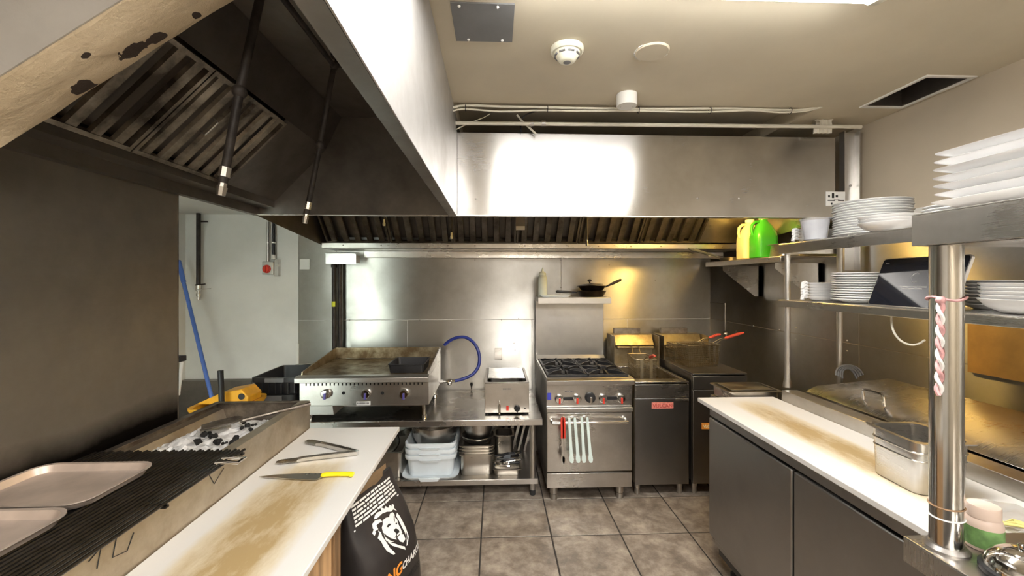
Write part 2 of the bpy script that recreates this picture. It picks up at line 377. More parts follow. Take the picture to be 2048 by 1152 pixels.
# open duct in the ceiling
t = thing('ceiling_duct', 'open black rectangular duct hole in the beige ceiling by the right wall', 'duct', ((vx0 + vx1) / 2, (vy0 + vy1) / 2, ZC))
mb = MB()
for (x0, x1, y0, y1) in ((vx0, vx0 + .004, vy0, vy1), (vx1 - .004, vx1, vy0, vy1), (vx0, vx1, vy0, vy0 + .004), (vx0, vx1, vy1 - .004, vy1)): mb.box(x0, x1, y0, y1, ZC + .001, ZC + .9)
mb.box(vx0, vx1, vy0, vy1, ZC + .9, ZC + .904)
build(mb, 'duct_lining', 'steel_soot', t)
mb = MB()
mb.bar((vx0 - .008, vy0, ZC - .003), (vx0 - .008, vy1, ZC - .003), .016, .006).bar((vx1 + .008, vy0, ZC - .003), (vx1 + .008, vy1, ZC - .003), .016, .006)
mb.bar((vx0 - .016, vy0 - .008, ZC - .003), (vx1 + .016, vy0 - .008, ZC - .003), .016, .006).bar((vx0 - .016, vy1 + .008, ZC - .003), (vx1 + .016, vy1 + .008, ZC - .003), .016, .006)
build(mb, 'rim', 'white_paint', t)
# walls
AX = 1.97
wb = struct(build(MB().box(XL, AX, YB, YB + .12, -.12, ZC).box(XO, 1.80, YB, YB + .12, ZC, ZC + .09), 'wall_back', 'white_wall', loc=(0, 0, 0)))
sx0 = at(597, 600, Y=YB).x; zs = 1.185; vs = at(1122, 560, Y=YB).x
for (x0, x1, z0, z1) in ((sx0, -.78, .10, zs - .002), (-.776, .33, .10, zs - .002), (.334, 1.2, .10, zs - .002), (1.204, AX, .10, zs - .002),
                         (sx0, vs - .002, zs + .002, 2.2), (vs + .002, AX, zs + .002, 2.2)):
    build(MB().box(x0, x1, YB - .004, YB - .0002, z0, z1), 'steel_sheet', 'steel_wall', wb, local=True, bevel=.001)
studs(wb, 'rivet', [(at(a_, b_, Y=YB).x, YB - .005, at(a_, b_, Y=YB).z) for a_, b_ in ((1122, 575), (1122, 520), (1028, 686), (1030, 700), (1003, 640), (1218, 530), (950, 520), (1037, 637), (1310, 560), (700, 640), (840, 640))], .005, 'steel_dark')
build(MB().box(sx0 - .014, sx0 + .006, YB - .014, YB - .0045, .1, .98), 'corner_strip', 'white_paint', wb, local=True)
# dark store recess beyond the back wall's right end
mb = MB().box(AX - .002, XR + .12, 4.38, 4.5, -.12, ZC).box(AX - .1, AX - .002, YB + .121, 4.5, -.12, ZC)
wc = struct(build(mb, 'wall_recess', 'grey_plaster', loc=(0, 0, 0)))

wr = struct(build(MB().box(XR, XR + .12, YF, 4.5, -.12, ZC), 'wall_right', 'beige_wall', loc=(0, 0, 0)))
for (y0, y1, z0, z1) in ((2.55, 4.37, .1, 1.13), (2.55, 4.37, 1.134, 1.93), (1.72, 2.546, .1, 1.13), (1.72, 2.546, 1.134, 1.93), (-.5, 1.716, 1.134, 1.93)):
    build(MB().box(XR - .004, XR - .0002, y0, y1, z0, z1), 'steel_sheet', 'steel_wall', wr, local=True, bevel=.001)
for (y0, y1, z0, z1) in ((-.5, 1.716, .1, 1.13),):
    build(MB().box(XR - .004, XR - .0002, y0, y1, z0, z1), 'steel_sheet', 'steel_wall', wr, local=True, bevel=.001)
studs(wr, 'rivet', [(XR - .006, at(a_, b_, X=XR).y, at(a_, b_, X=XR).z) for a_, b_ in ((1593, 655), (1593, 679), (1696, 681), (1696, 702), (1927, 665), (1923, 735), (1926, 765), (1690, 768), (1560, 660), (1508, 652))], .006, 'steel')
# left wall, and behind the partition the glazed back door that lights the wash-up corner
struct(build(MB().box(XL - .12, XL, .9, 4.5, -.12, ZC), 'wall_left', 'white_wall', loc=(0, 0, 0)))
dx0, dx1, dz1 = -2.34, -1.54, 2.06
mb = MB().box(XL, dx0, .9, 1.0, -.12, ZC).box(dx1, XP - .101, .9, 1.0, -.12, ZC).box(dx0, dx1, .9, 1.0, dz1, ZC).box(dx0, dx1, .9, 1.0, -.12, -.004)
struct(build(mb, 'wall_door_side', 'white_wall', loc=(0, 0, 0)))
door = struct(build(MB().box(dx0, dx0 + .06, .93, .97, 0, dz1).box(dx1 - .06, dx1, .93, .97, 0, dz1).box(dx0 + .06, dx1 - .06, .93, .97, dz1 - .06, dz1).box(dx0 + .06, dx1 - .06, .93, .97, 0, .14), 'door_1', 'white_paint', loc=(0, 0, 0)))
build(MB().box(dx0 + .06, dx1 - .06, .948, .952, .14, dz1 - .06), 'pane', 'glass', door, local=True)
build(MB().bar((dx1 - .03, .985, 1.0), (dx1 - .12, .985, 1.0), .014), 'handle', 'steel', door, local=True)
struct(build(MB().box(XP - .1, XR, YF - .12, YF, -.12, ZC), 'wall_front', 'beige_wall', loc=(0, 0, 0)))
# partition clad in sooty steel behind the charcoal grill
PE = at(355, 600, X=XP).y
wp = struct(build(MB().box(XP - .10, XP - .004, YF, PE, -.12, ZC), 'wall_partition', 'grey_plaster', loc=(0, 0, 0)))
build(MB().box(XP - .004, XP, .2, PE, .78, ZC), 'steel_sheet', 'steel_part', wp, local=True)
build(MB().box(XP - .102, XP + .001, PE, PE + .006, .3, ZC), 'edge_strip', 'steel_burnt', wp, local=True)
struct(build(MB().box(XL, XP - .105, 1.001, YB, 2.115, ZC - .001), 'ceiling_soffit', 'white_wall', loc=(0, 0, 0)))
# sloping plaster bulkhead over the near end of the left hood
y1_, y2_ = .955, 1.09
a0, a1 = at(0, 315, Y=y2_), at(480, 5, Y=y2_)
sl = (a1.z - a0.z) / (a1.x - a0.x)
xa, xb = XP + .001, XP + .001 + (ZC - (a0.z + sl * (XP - a0.x))) / sl
za = a0.z + sl * (xa - a0.x)
mb = MB(); N = 26; loops = []
def wob(x, s): return .012 * (mn.noise(Vector((x * 9, s * 7.3, 2.1))) + .5 * mn.noise(Vector((x * 23, s * 3.3, 8))))
for i in range(N + 1):
    x = xa + (xb - xa) * i / N; z = min(za + sl * (x - xa), ZC - .002)
    lp = []
    for k in range(6):
        s_ = k / 5; yy = y1_ + (y2_ - y1_) * s_; rd = .02 * (1 if k in (0, 5) else 0) * (1 if i < N else 0)
        lp.append((x, yy, min(z + rd + wob(x, s_) * (1 if i < N else 0), ZC - .001)))
    lp += [(x, y2_, ZC - .0005), (x, y1_, ZC - .0005)]
    loops.append(lp)
mb.loft(loops)
bk = struct(build(mb, 'wall_bulkhead', 'old_plaster', loc=(0, 0, 0), smooth=50))
def on_soffit(px, py):
    d = ray(px, py); tt = (za - sl * xa - H) / (d.z - sl * d.x); return Vector((0, 0, H)) + d * tt
chips('old_plaster', [(on_soffit(172, 178), (.024, .03, .03)), (on_soffit(266, 104), (.035, .018, .05)), (on_soffit(311, 80), (.026, .015, .04)), (on_soffit(393, 32), (.008, .012, .016)), (on_soffit(175, 112), (.012, .008, .016))], (.06, .04, .03))
build(MB().prism([(xa, za + .035), (xb - .04, ZC - .004), (xa, ZC - .004)], y1_ - .004, y1_ - .0005, 'y'), 'face_board', 'grey_plaster', bk, local=True)

# ------------------------------------------------------------------ left exhaust hood
fx0, fz0, fx1, fz1 = -1.28, 2.00, -.99, 2.29
def baffle_filter(parent, o, du, dv, dn, wid, hgt, nb, mat, handle=True):
    # o: lower corner, du: along the bank, dv: up the slope, dn: facing the cook
    o, du, dv, dn = map(Vector, (o, du, dv, dn)); fr = .016
    def P3(u, v, w_): return o + du * u + dv * v + dn * w_
    mb = MB()
    for (u0, u1, v0, v1) in ((0.002, fr, 0, hgt), (wid - fr, wid - .002, 0, hgt), (fr, wid - fr, 0, fr), (fr, wid - fr, hgt - fr, hgt)):
        mb.loft([[P3(u0, v0, 0), P3(u1, v0, 0), P3(u1, v1, 0), P3(u0, v1, 0)], [P3(u0, v0, .022), P3(u1, v0, .022), P3(u1, v1, .022), P3(u0, v1, .022)]])
    f = build(mb, 'baffle_filter', mat, parent)
    b = MB().loft([[P3(.01, .01, -.040), P3(wid - .01, .01, -.040), P3(wid - .01, hgt - .01, -.040), P3(.01, hgt - .01, -.040)], [P3(.01, .01, -.037), P3(wid - .01, .01, -.037), P3(wid - .01, hgt - .01, -.037), P3(.01, hgt - .01, -.037)]])
    build(b, 'backing', 'steel_soot', f)
    p = (wid - 2 * fr) / nb
    for k in range(nb):
        u = fr + p * (k + .5); w2 = p * .27
        prof = [(-w2, .004), (-w2 * .8, .017), (w2 * .8, .017), (w2, .004)]
        build(MB().loft([[P3(u + a, fr, c) for a, c in prof], [P3(u + a, hgt - fr, c) for a, c in prof]]), 'baffle', mat, f)
    if handle:
        for u in (wid * .32,):
            build(MB().tube([P3(u, hgt * .45, .017), P3(u, hgt * .45, .04), P3(u, hgt * .62, .04), P3(u, hgt * .62, .017)], .003, 6), 'handle', 'steel', f)
    return f
hl = thing('exhaust_hood', 'large sooty exhaust hood with dark hollow inside above the charcoal grill', 'exhaust hood', ((XP + XO) / 2, 1.8, ZH))
YN = 1.095
build(MB().box(XO - .004, XO, YN - .6, YH - .004, ZH, ZC - .002), 'outer_panel', 'steel_outer', hl, bevel=.001)
build(MB().box(XO - .045, XO - .0045, YN - .6, YH - .004, ZH, ZH + .018).box(XO - .045, XO - .041, YN - .6, YH - .004, ZH + .018, ZH + .05), 'lip', 'steel_dark', hl)
zt = ZC - .004
ux = -.90
build(MB().box(XP + .001, XO - .05, YH - .004, YH, ZH + .002, zt), 'end_panel', 'steel_soot', hl)
build(MB().box(XP + .002, XO - .05, YH - .035, YH - .0045, ZH, ZH + .004), 'end_lip', 'steel', hl)
build(MB().box(ux, XO - .0045, YN, YH - .005, zt - .004, zt), 'top_panel', 'steel_soot', hl)
build(MB().quad((fx1, YN, fz1 + .012), (fx1, YH - .006, fz1 + .012), (ux, YH - .006, zt - .005), (ux, YN, zt - .005), .003), 'upper_slope', 'steel_soot', hl)
build(MB().quad((fx0, 2.025, fz0), (fx0, YH - .006, fz0), (fx1, YH - .006, fz1 + .012), (fx1, 2.025, fz1 + .012), .003), 'blank_panel', 'steel_soot', hl)
build(MB().box(XP + .001, XP + .004, YN, YH - .005, ZH, zt).box(XP + .004, XP + .03, YN, YH - .005, ZH, ZH + .004), 'back_panel', 'steel_soot', hl)
build(MB().box(XP + .03, XP + .034, YN, YH - .006, ZH, ZH + .05).box(XP + .034, fx0, YN, YH - .006, ZH + .045, ZH + .05).quad((fx0 - .003, YN, ZH + .05), (fx0 - .003, YH - .006, ZH + .05), (fx0 - .003, YH - .006, fz0), (fx0 - .003, YN, fz0), .003), 'grease_trough', 'steel_soot', hl)
q = .5 ** .5
for k in range(2):
    baffle_filter(hl, (fx0, 2.02 - .508 * (k + 1), fz0), (0, 1, 0), (q, 0, q), (q, 0, -q), .506, .408, 6, 'steel_filter_greasy')
# fire-suppression drops inside the left hood
def drop_pipe(label, pts, r, tip):
    t = thing('suppression_pipe', label, 'pipe', pts[0]); ps = [Vector(p) for p in pts]
    build(MB().tube(ps, r, 10), 'pipe', 'black_pipe', t)
    studs(t, 'elbow', ps[1:-1], r * 1.7, 'black_pipe')
    d = (ps[-1] - ps[-2]).normalized(); e = ps[-1]
    build(MB().tube([e - d * .05, e - d * .02, e - d * .019, e + d * .012, e + d * .013, e + d * .04], [r * 1.25, r * 1.25, r * .9, r * .9, r * 1.15, r * .9], 8), 'nozzle', tip, t)
    return t
drop_pipe('black pipe slanting down past the greasy filters of the left hood', [at(528, -40, Y=1.35) , at(479, 183, Y=1.35), at(446, 366, Y=1.35)], .0135, 'steel')
b0 = at(668, 132, Y=1.78)
t = drop_pipe('black pipe with elbow and ceiling bracket hanging beside the hood\'s outer side', [(b0.x, 1.1, b0.z), b0, at(640, 290, Y=1.78), at(613, 428, Y=1.78)], .011, 'steel')
build(MB().cyl((b0.x + .01, 1.80, zt - .006), (b0.x + .01, 1.80, b0.z + .01), .014).cyl((b0.x + .01, 1.80, zt - .018), (b0.x + .01, 1.80, zt - .006), .03), 'ceiling_bracket', 'black_pipe', t)

# ------------------------------------------------------------------ back exhaust hood
XE = 2.09; zl = 1.925; ZT = 2.415
hb = thing('exhaust_hood', 'bright stainless exhaust hood along the back wall above range and griddle', 'exhaust hood', (.4, 3.1, zl))
build(MB().box(XO + .001, XE, YH, YH + .004, zl, ZT), 'front_panel', 'steel_hood', hb, bevel=.001)
build(MB().box(XO + .001, XE, YH - .012, YH + .03, zl - .006, zl - .0005), 'lip', 'steel_white', hb)
build(MB().box(XP, XE, YH + .005, YB - .006, ZT - .004, ZT), 'top_panel', 'steel_dark', hb)
build(MB().prism([(YH + .004, zl - .004), (YB - .006, 1.79), (YB - .006, ZT - .005), (YH + .004, ZT - .005)], XP, XP + .004, 'x'), 'left_end_panel', 'steel_soot', hb)
build(MB().prism([(YH + .005, zl), (YB - .006, 1.79), (YB - .006, ZT - .005), (YH + .005, ZT - .005)], XE - .004, XE, 'x'), 'right_end_panel', 'steel', hb)
by0, bz0 = 3.45, 1.855
FX0, FW = -1.352, .508
build(MB().quad((FX0 + 6 * FW, by0, bz0), (XE - .005, by0, bz0), (XE - .005, by0 - .30, bz0 + .30), (FX0 + 6 * FW, by0 - .30, bz0 + .30), .003), 'blank_panel', 'steel', hb)
build(MB().quad((XP + .005, by0 - .30, bz0 + .302), (XE - .005, by0 - .30, bz0 + .302), (XE - .005, by0 - .45, ZT - .006), (XP + .005, by0 - .45, ZT - .006), .003), 'upper_slope', 'steel_soot', hb)
build(MB().box(XP + .005, XE - .005, by0 - .01, by0 + .03, bz0 - .055, bz0 - .015).box(XP + .005, XE - .005, by0 + .031, YB - .006, bz0 - .06, bz0 - .055), 'grease_trough', 'steel', hb, bevel=.002)
build(MB().box(XP + .25, XE - .02, YB - .05, YB - .007, 1.735, 1.793), 'wall_rail', 'steel', hb, bevel=.002)
studs(hb, 'bolt', [(at(a_, 496, Y=by0 - .012).x, by0 - .012, 1.82) for a_ in (686, 762, 896, 950, 1050, 1136, 1197, 1262, 1322, 1430, 1445)], .006, 'steel_dark')
for k in range(6):
    baffle_filter(hb, (FX0 + k * FW, by0, bz0), (1, 0, 0), (0, -q, q), (0, -q, -q), .506, .408, 5, 'steel_filter', handle=False)
studs(hb, 'rivet', [(at(a_, b_, Y=YH).x, YH - .001, at(a_, b_, Y=YH).z) for a_, b_ in ((952, 398), (1395, 397), (1478, 397))], .006, 'steel')
# filter handle plate with dark pocket
p = at(1040, 458, Y=by0 - .17)
build(MB().box(p.x - .034, p.x + .034, by0 - .22, by0 - .20, 1.93, 2.03), 'filter_latch', 'steel_soot', hb)
build(MB().box(p.x - .034, p.x + .034, by0 - .223, by0 - .221, 1.925, 1.955), 'latch_plate', 'steel_white', hb)
# nozzles under the back hood
for px, py, lab in ((768, 452, 'short pale suppression nozzle in front of the filters above the griddle'), (903, 478, 'short pale suppression nozzle in front of the filters beside the griddle'), (1174, 492, 'small dark suppression nozzle hanging above the range shelf')):
    e = at(px, py, Y=3.0); t = thing('suppression_nozzle', lab, 'nozzle', (e.x, 3.0, e.z))
    build(MB().cyl((e.x, 3.0, ZT - .006), (e.x, 3.0, e.z + .045), .007, 8), 'pipe', 'black_pipe', t)
    build(MB().lathe([(.006, 0), (.010, .004), (.010, .02), (.007, .024), (.007, .046)], 10, (e.x, 3.0, e.z)), 'tip', 'cream_plastic' if px < 1000 else 'steel_dark', t)
# hood lamps (jar lamps under the hood's roof)
t = thing('hood_lamp', 'warm amber jar lamp inside the back hood above the fryers', 'lamp', (1.50, 2.86, 2.03))
build(MB().lathe([(.05, 2.155), (.05, 2.20), (.012, 2.21), (.012, ZT - .006)], 16, (1.50, 2.86, 0)), 'socket', 'steel_dark', t)
build(MB().lathe([(.02, 2.03), (.04, 2.05), (.04, 2.154)], 16, (1.50, 2.86, 0)), 'jar', 'lamp_warm', t)
# sticker on the hood
p = at(1652, 383, Y=YH - .001); p2 = at(1690, 412, Y=YH - .001)
t = thing('hood_sticker', 'white paper service sticker with black print on the hood\'s right end', 'sticker', (p.x, YH - .001, p2.z))
build(MB().box(p.x, p2.x, YH - .002, YH - .0003, p2.z, p.z), 'paper', 'print_white', t)
mb = MB(); zz = p.z
for (a, b, c, d) in ((.1, .2, .25, .4), (.3, .42, .1, .45), (.5, .62, .25, .4), (.08, .46, .58, .66), (.62, .95, .58, .66), (.25, .33, .78, .92), (.4, .7, .5, .54)):
    mb.box(p.x + a * (p2.x - p.x), p.x + b * (p2.x - p.x), YH - .0026, YH - .002, zz - d * (zz - p2.z), zz - c * (zz - p2.z))
build(mb, 'print', 'print_black', t)
# upright channel between hood and right wall
t = thing('steel_channel', 'pale upright metal channel beside the hood\'s right end', 'channel', (2.20, YH + .04, 1.60))
build(MB().box(2.155, 2.255, YH + .04, YH + .046, 1.60, 2.46), 'web', 'steel_white', t)
build(MB().box(2.155, 2.161, YH + .005, YH + .04, 1.60, 2.46), 'flange', 'steel_white', t)
build(MB().box(2.249, 2.255, YH + .005, YH + .04, 1.60, 2.46), 'flange', 'steel_white', t)
build(MB().ball((2.22, YH + .038, 2.13), .008, 8, 5), 'screw', 'steel_dark', t)

# ------------------------------------------------------------------ ceiling fittings
t = thing('ceiling_light', 'long white ceiling light fitting above the aisle', 'light', (.62, 1.19, ZC - .07))
build(MB().box(.0, 1.24, 1.02, 1.36, ZC - .03, ZC - .001), 'tray', 'white_paint', t, bevel=.003)
build(MB().prism([(1.04, ZC - .0305), (1.34, ZC - .0305), (1.32, ZC - .06), (1.27, ZC - .07), (1.11, ZC - .07), (1.06, ZC - .06)], .03, 1.21, 'x'), 'diffuser', 'lamp_glow', t)
for k, x in enumerate((.0, 1.212)):
    build(MB().prism([(1.03, ZC - .0305), (1.35, ZC - .0305), (1.32, ZC - .066), (1.27, ZC - .076), (1.11, ZC - .076), (1.06, ZC - .066)], x, x + .028, 'x'), 'end_cap', 'offwhite_plastic', t)
for ly, lab in ((-.7, 'white ceiling light fitting between the aisle light and the near wall'), (-1.75, 'white ceiling light fitting at the near end wall')):
    t = thing('ceiling_light_offscreen', lab, 'light', (.62, ly, ZC - .07))
    build(MB().box(.0, 1.24, ly - .17, ly + .17, ZC - .03, ZC - .001), 'tray', 'white_paint', t, bevel=.003)
    build(MB().prism([(ly - .15, ZC - .0305), (ly + .15, ZC - .0305), (ly + .13, ZC - .06), (ly + .08, ZC - .07), (ly - .08, ZC - .07), (ly - .13, ZC - .06)], .03, 1.21, 'x'), 'diffuser_offscreen', 'lamp_glow_rear', t)
def ctz(px, py): return at(px, py, Z=ZC)
c = [ctz(900, 2), ctz(1030, 2), ctz(1029, 82), ctz(913, 82)]
t = thing('access_panel', 'dark grey square access plate screwed to the ceiling', 'panel', (c[0].x * .5 + c[1].x * .5, c[2].y * .5 + c[0].y * .5, ZC - .008))
X0, X1, Y0, Y1 = c[0].x - .0, c[1].x, c[0].y, c[2].y
build(MB().box(X0, X1, Y0, Y1, ZC - .006, ZC - .001), 'plate', 'grey_panel', t, bevel=.001)
for x, y in ((X0 + .03, Y0 + .015), (X1 - .06, Y0 + .015), (X0 + .05, Y1 - .015), (X1 - .04, Y1 - .015)): build(MB().ball((x, y, ZC - .007), .006, 8, 5), 'screw', 'white_paint', t)
p = ctz(1134, 96)
t = thing('smoke_detector', 'round cream smoke detector with vented cone on the ceiling', 'smoke detector', (p.x, p.y, ZC - .06))
build(MB().lathe([(.062, ZC - .022), (.068, ZC - .016), (.068, ZC - .001)], 32, (p.x, p.y, 0)), 'base', 'offwhite_plastic', t)
build(MB().lathe([(.024, ZC - .06), (.034, ZC - .055), (.046, ZC - .036), (.054, ZC - .0225)], 32, (p.x, p.y, 0)), 'cone', 'offwhite_plastic', t)
mb = MB()
for k in range(8):
    a = k * pi / 4 + .2; mb.bar((p.x + .05 * cos(a - .25), p.y + .05 * sin(a - .25), ZC - .033), (p.x + .05 * cos(a + .25), p.y + .05 * sin(a + .25), ZC - .033), .006, .006)
build(mb, 'vent', 'grey_panel', t)
build(MB().lathe([(.010, ZC - .063), (.016, ZC - .0605)], 20, (p.x, p.y, 0)), 'sensor_ring', 'grey_panel', t)
p = ctz(1304, 102)
t = thing('blank_cover', 'flat round cover plate with chipped rim on the ceiling', 'cover plate', (p.x, p.y, ZC - .01))
build(MB().lathe([(.066, ZC - .009), (.070, ZC - .004), (.070, ZC - .001)], 32, (p.x, p.y, 0)), 'plate', 'beige_ceiling', t)
mb = MB()
for k in range(9):
    a = .2 + k * .42 + .05 * sin(k * 7); mb.bar((p.x + .071 * cos(a), p.y + .071 * sin(a), ZC - .003), (p.x + .071 * cos(a + .3), p.y + .071 * sin(a + .3), ZC - .003), .006, .004)
build(mb, 'chipped_rim', 'white_paint', t)
p = ctz(1242, 205)
t = thing('junction_box', 'small round white junction box on the ceiling above the cables', 'junction box', (p.x, p.y - .02, ZC - .07))
py_ = p.y - .10
build(MB().lathe([(.050, ZC - .062), (.052, ZC - .058), (.052, ZC - .001)], 24, (p.x, py_, 0)), 'box_body', 'white_paint', t)
build(MB().ball((p.x + .035, py_, ZC - .064), .005, 8, 5), 'screw', 'steel', t)
build(MB().ball((p.x - .035, py_, ZC - .064), .005, 8, 5), 'screw', 'steel', t)
# cables and conduit running along the ceiling in front of the hood
def run(name, label, cat, pix, Y, r, mat, n=8):
    return tag(build(MB().tube(crv([at(a, b, Y=Y) for a, b in pix], 4), r, n), name, mat), label, cat)
run('white_cable', 'upper white cable strung along the ceiling in front of the hood', 'cable', [(902, 216), (930, 211), (1000, 213), (1150, 216), (1300, 218), (1450, 217), (1560, 220), (1610, 219), (1645, 211), (1664, 201)], 2.27, .0065, 'cable_white')
run('white_cable', 'lower sagging white cable beneath the upper one along the ceiling', 'cable', [(902, 223), (930, 218), (1000, 223), (1080, 221), (1150, 222), (1280, 222), (1400, 224), (1500, 221), (1560, 225), (1610, 222), (1640, 215), (1655, 207)], 2.262, .005, 'cable_white')
t = thing('conduit_pipe', 'straight grey conduit pipe running above the top of the hood', 'pipe', (.9, 2.42, 2.46))
a, b = at(904, 246, Y=2.42), at(1722, 254, Y=2.42)
build(MB().cyl(a, b, .011, 10), 'pipe', 'cable_white', t)
for px in (1063, 1087, 1632):
    e = at(px, 247, Y=2.42); build(MB().cyl((e.x - .012, 2.42, e.z), (e.x + .012, 2.42, e.z), .016, 10), 'coupling', 'steel', t)
mb = MB()
for px, py in ((931, 216), (1095, 218), (1277, 220), (1420, 221), (1580, 222)):
    e = at(px, py, Y=2.262); mb.tube([(e.x, 2.262 + .017 * cos(k * pi / 4), e.z + .017 * sin(k * pi / 4)) for k in range(8)], .002, 5, closed=True)
tag(build(mb, 'cable_ties', 'black_plastic'), 'black cable ties binding the white cables under the ceiling', 'cable ties')['kind'] = 'stuff'
run('loose_wire', 'stiff white wire end poking out above the hood', 'wire', [(1034, 230), (1045, 243), (1058, 255), (1072, 268)], 2.45, .006, 'cable_white', 6)
run('loose_wire', 'dark loose wire curling down behind the conduit pipe', 'wire', [(1075, 222), (1055, 228), (1043, 240), (1042, 264)], 2.47, .004, 'black_plastic', 6)
run('loose_wire', 'thin pale wire slanting down to the hood\'s left corner', 'wire', [(902, 264), (935, 248), (965, 236), (980, 228)], 2.44, .003, 'cable_white', 6)
# wrapped pipe bundle at the right end of the cables
e = at(1645, 262, Y=2.44)
t = thing('pipe_bundle', 'cloth-wrapped pipe stub with elbow at the cables\' right end', 'pipe', (e.x, 2.44, e.z))
mb = MB()
for k in range(4): mb.tube([(e.x - .04 + k * .027, 2.44, e.z - .015), (e.x - .042 + k * .027, 2.435, e.z + .03), (e.x - .038 + k * .025, 2.44, e.z + .062)], .015, 7)
build(mb, 'wrapping', 'cable_white', t)
build(MB().tube([(e.x, 2.44, e.z + .05), (e.x - .004, 2.44, e.z + .12), (e.x, 2.43, ZC - .003)], .008, 8), 'stub', 'cable_white', t)
build(MB().tube([(e.x + .04, 2.44, e.z + .06), (e.x + .065, 2.43, e.z + .09), (e.x + .06, 2.43, e.z + .13), (e.x + .04, 2.42, e.z + .14)], .012, 8), 'elbow', 'cable_white', t)
# ------------------------------------------------------------------ low equipment table with the griddle
TZ = .56
t = thing('equipment_table', 'low stainless table with undershelf against the back wall', 'table', (-.45, 3.35, 0))
TX0, TX1, TY0, TY1 = -1.36, .335, 2.95, 3.765
build(MB().box(TX0, TX1, TY0, TY1, TZ - .004, TZ).box(TX0, TX1, TY0, TY0 + .004, TZ - .045, TZ - .004).box(TX1 - .004, TX1, TY0, TY1, TZ - .045, TZ - .004), 'table_top', 'steel_flat', t, bevel=.002)
build(MB().box(TX0 + .03, TX1 - .03, TY0 + .03, TY1 - .02, .122, .126).box(TX0 + .03, TX1 - .03, TY0 + .03, TY0 + .034, .088, .122), 'undershelf', 'steel_flat', t, bevel=.001)
for x in (TX0 + .06, TX1 - .065):
    for y in (TY0 + .055, TY1 - .06):
        l_ = build(MB().cyl((x, y, .04), (x, y, TZ - .045), .021, 14), 'leg', 'steel_white', t)
        build(MB().lathe([(.016, 0), (.02, .004), (.02, .04)], 12, (x, y, 0)), 'foot', 'rubber', l_)
# griddle
gx0, gx1, gy0, gy1 = -1.337, -.459, 2.9, 3.57
t = thing('gas_griddle', 'wide stainless gas griddle with splash guards on the low table', 'griddle', ((gx0 + gx1) / 2, 3.25, TZ + .001))
build(MB().box(gx0, gx1, gy0 + .03, gy0 + .035, .68, .842).box(gx0, gx0 + .005, gy0 + .035, gy1, .68, .87).box(gx1 - .005, gx1, gy0 + .035, gy1, .68, .87).box(gx0, gx1, gy1 - .005, gy1, .68, .87).box(gx0, gx1, gy0 + .035, gy1, .675, .68), 'body', 'steel', t, bevel=.0015)
build(MB().prism([(gy0 - .02, .846), (gy0 - .012, .842), (gy0 + .045, .842), (gy0 + .045, .886), (gy0 - .004, .886), (gy0 - .02, .876)], gx0 - .012, gx1 + .006, 'x'), 'front_ledge', 'steel_white', t, bevel=.001)
build(MB().box(gx0 + .012, gx1 - .012, gy0 + .05, gy1 - .02, .868, .884), 'cook_plate', 'steel_griddle', t, bevel=.001)
gp = [(gy0 + .05, .885), (gy0 + .06, .905), (gy1 - .005, .975), (gy1, .975), (gy1, .87), (gy0 + .05, .87)]
build(MB().prism(gp, gx0 + .001, gx0 + .010, 'x'), 'side_guard', 'steel_oily', t, bevel=.001)
build(MB().prism(gp, gx1 - .010, gx1 - .001, 'x'), 'side_guard', 'steel', t, bevel=.001)
build(MB().box(gx0 + .010, gx1 - .010, gy1 - .012, gy1 - .002, .885, .975), 'back_guard', 'steel_griddle', t, bevel=.001)
for k in range(30):
    x = gx0 + .045 + k * (gx1 - gx0 - .09) / 29
    build(MB().box(x - .004, x + .004, gy0 + .0285, gy0 + .0298, .815, .834), 'vent_slot', 'black', t)
def knob(parent, x, y, z, r, grip, body='chrome', ring=True):
    ma = Matrix.Translation((x, y, z)) @ Matrix.Rotation(pi / 2, 4, 'X')
    k = build(MB().lathe([(r * 1.02, .0), (r, .006), (r * .93, .026), (r * .75, .032), (.001, .033)], 24).xf(ma), 'knob', body, parent)
    build(MB().box(-r * .2, r * .2, -r * .95, r * .3, .030, .040).xf(ma), 'grip', grip, k, bevel=.001)
for px in (653, 733, 809):
    e = at(px, 787, Y=gy0 + .03); knob(t, e.x, gy0 + .0295, e.z, .034, 'knob_face')
for px in (687, 765):
    e = at(px, 786, Y=gy0 + .03); build(MB().cyl((e.x, gy0 + .0296, e.z), (e.x, gy0 + .026, e.z), .011, 14), 'pilot_hole', 'black', t)
e = at(727, 806, Y=gy0 + .03)
bd = build(MB().box(e.x - .048, e.x + .048, gy0 + .0255, gy0 + .0298, e.z - .014, e.z + .012), 'badge', 'print_white', t, bevel=.001)
mb = MB()
for k in range(9): mb.box(e.x - .04 + k * .009, e.x - .034 + k * .009, gy0 + .0248, gy0 + .0254, e.z - .006, e.z + .005)
build(mb, 'badge_lettering', 'grey_panel', bd)
for x in (gx0 + .05, gx1 - .04):
    for y in (gy0 + .08, gy1 - .06):
        build(MB().lathe([(.016, TZ + .001), (.019, TZ + .006), (.019, TZ + .03), (.014, TZ + .034), (.014, .675)], 12, (x, y, 0)), 'leg', 'chrome', t)
e0, e1 = at(600, 816, Y=gy0 + .06), at(668, 831, Y=gy0 + .06)
build(MB().prism([(e0.x, .668), (e1.x - .01, .668), (e1.x, .605), (e0.x, .605)], gy0 + .06, gy0 + .45, 'y'), 'grease_drawer', 'steel_white', t, bevel=.002)
build(MB().box(e1.x + .012, gx1 - .07, gy0 + .2, gy1 - .05, .62, .674), 'burner_box', 'steel_dark', t)
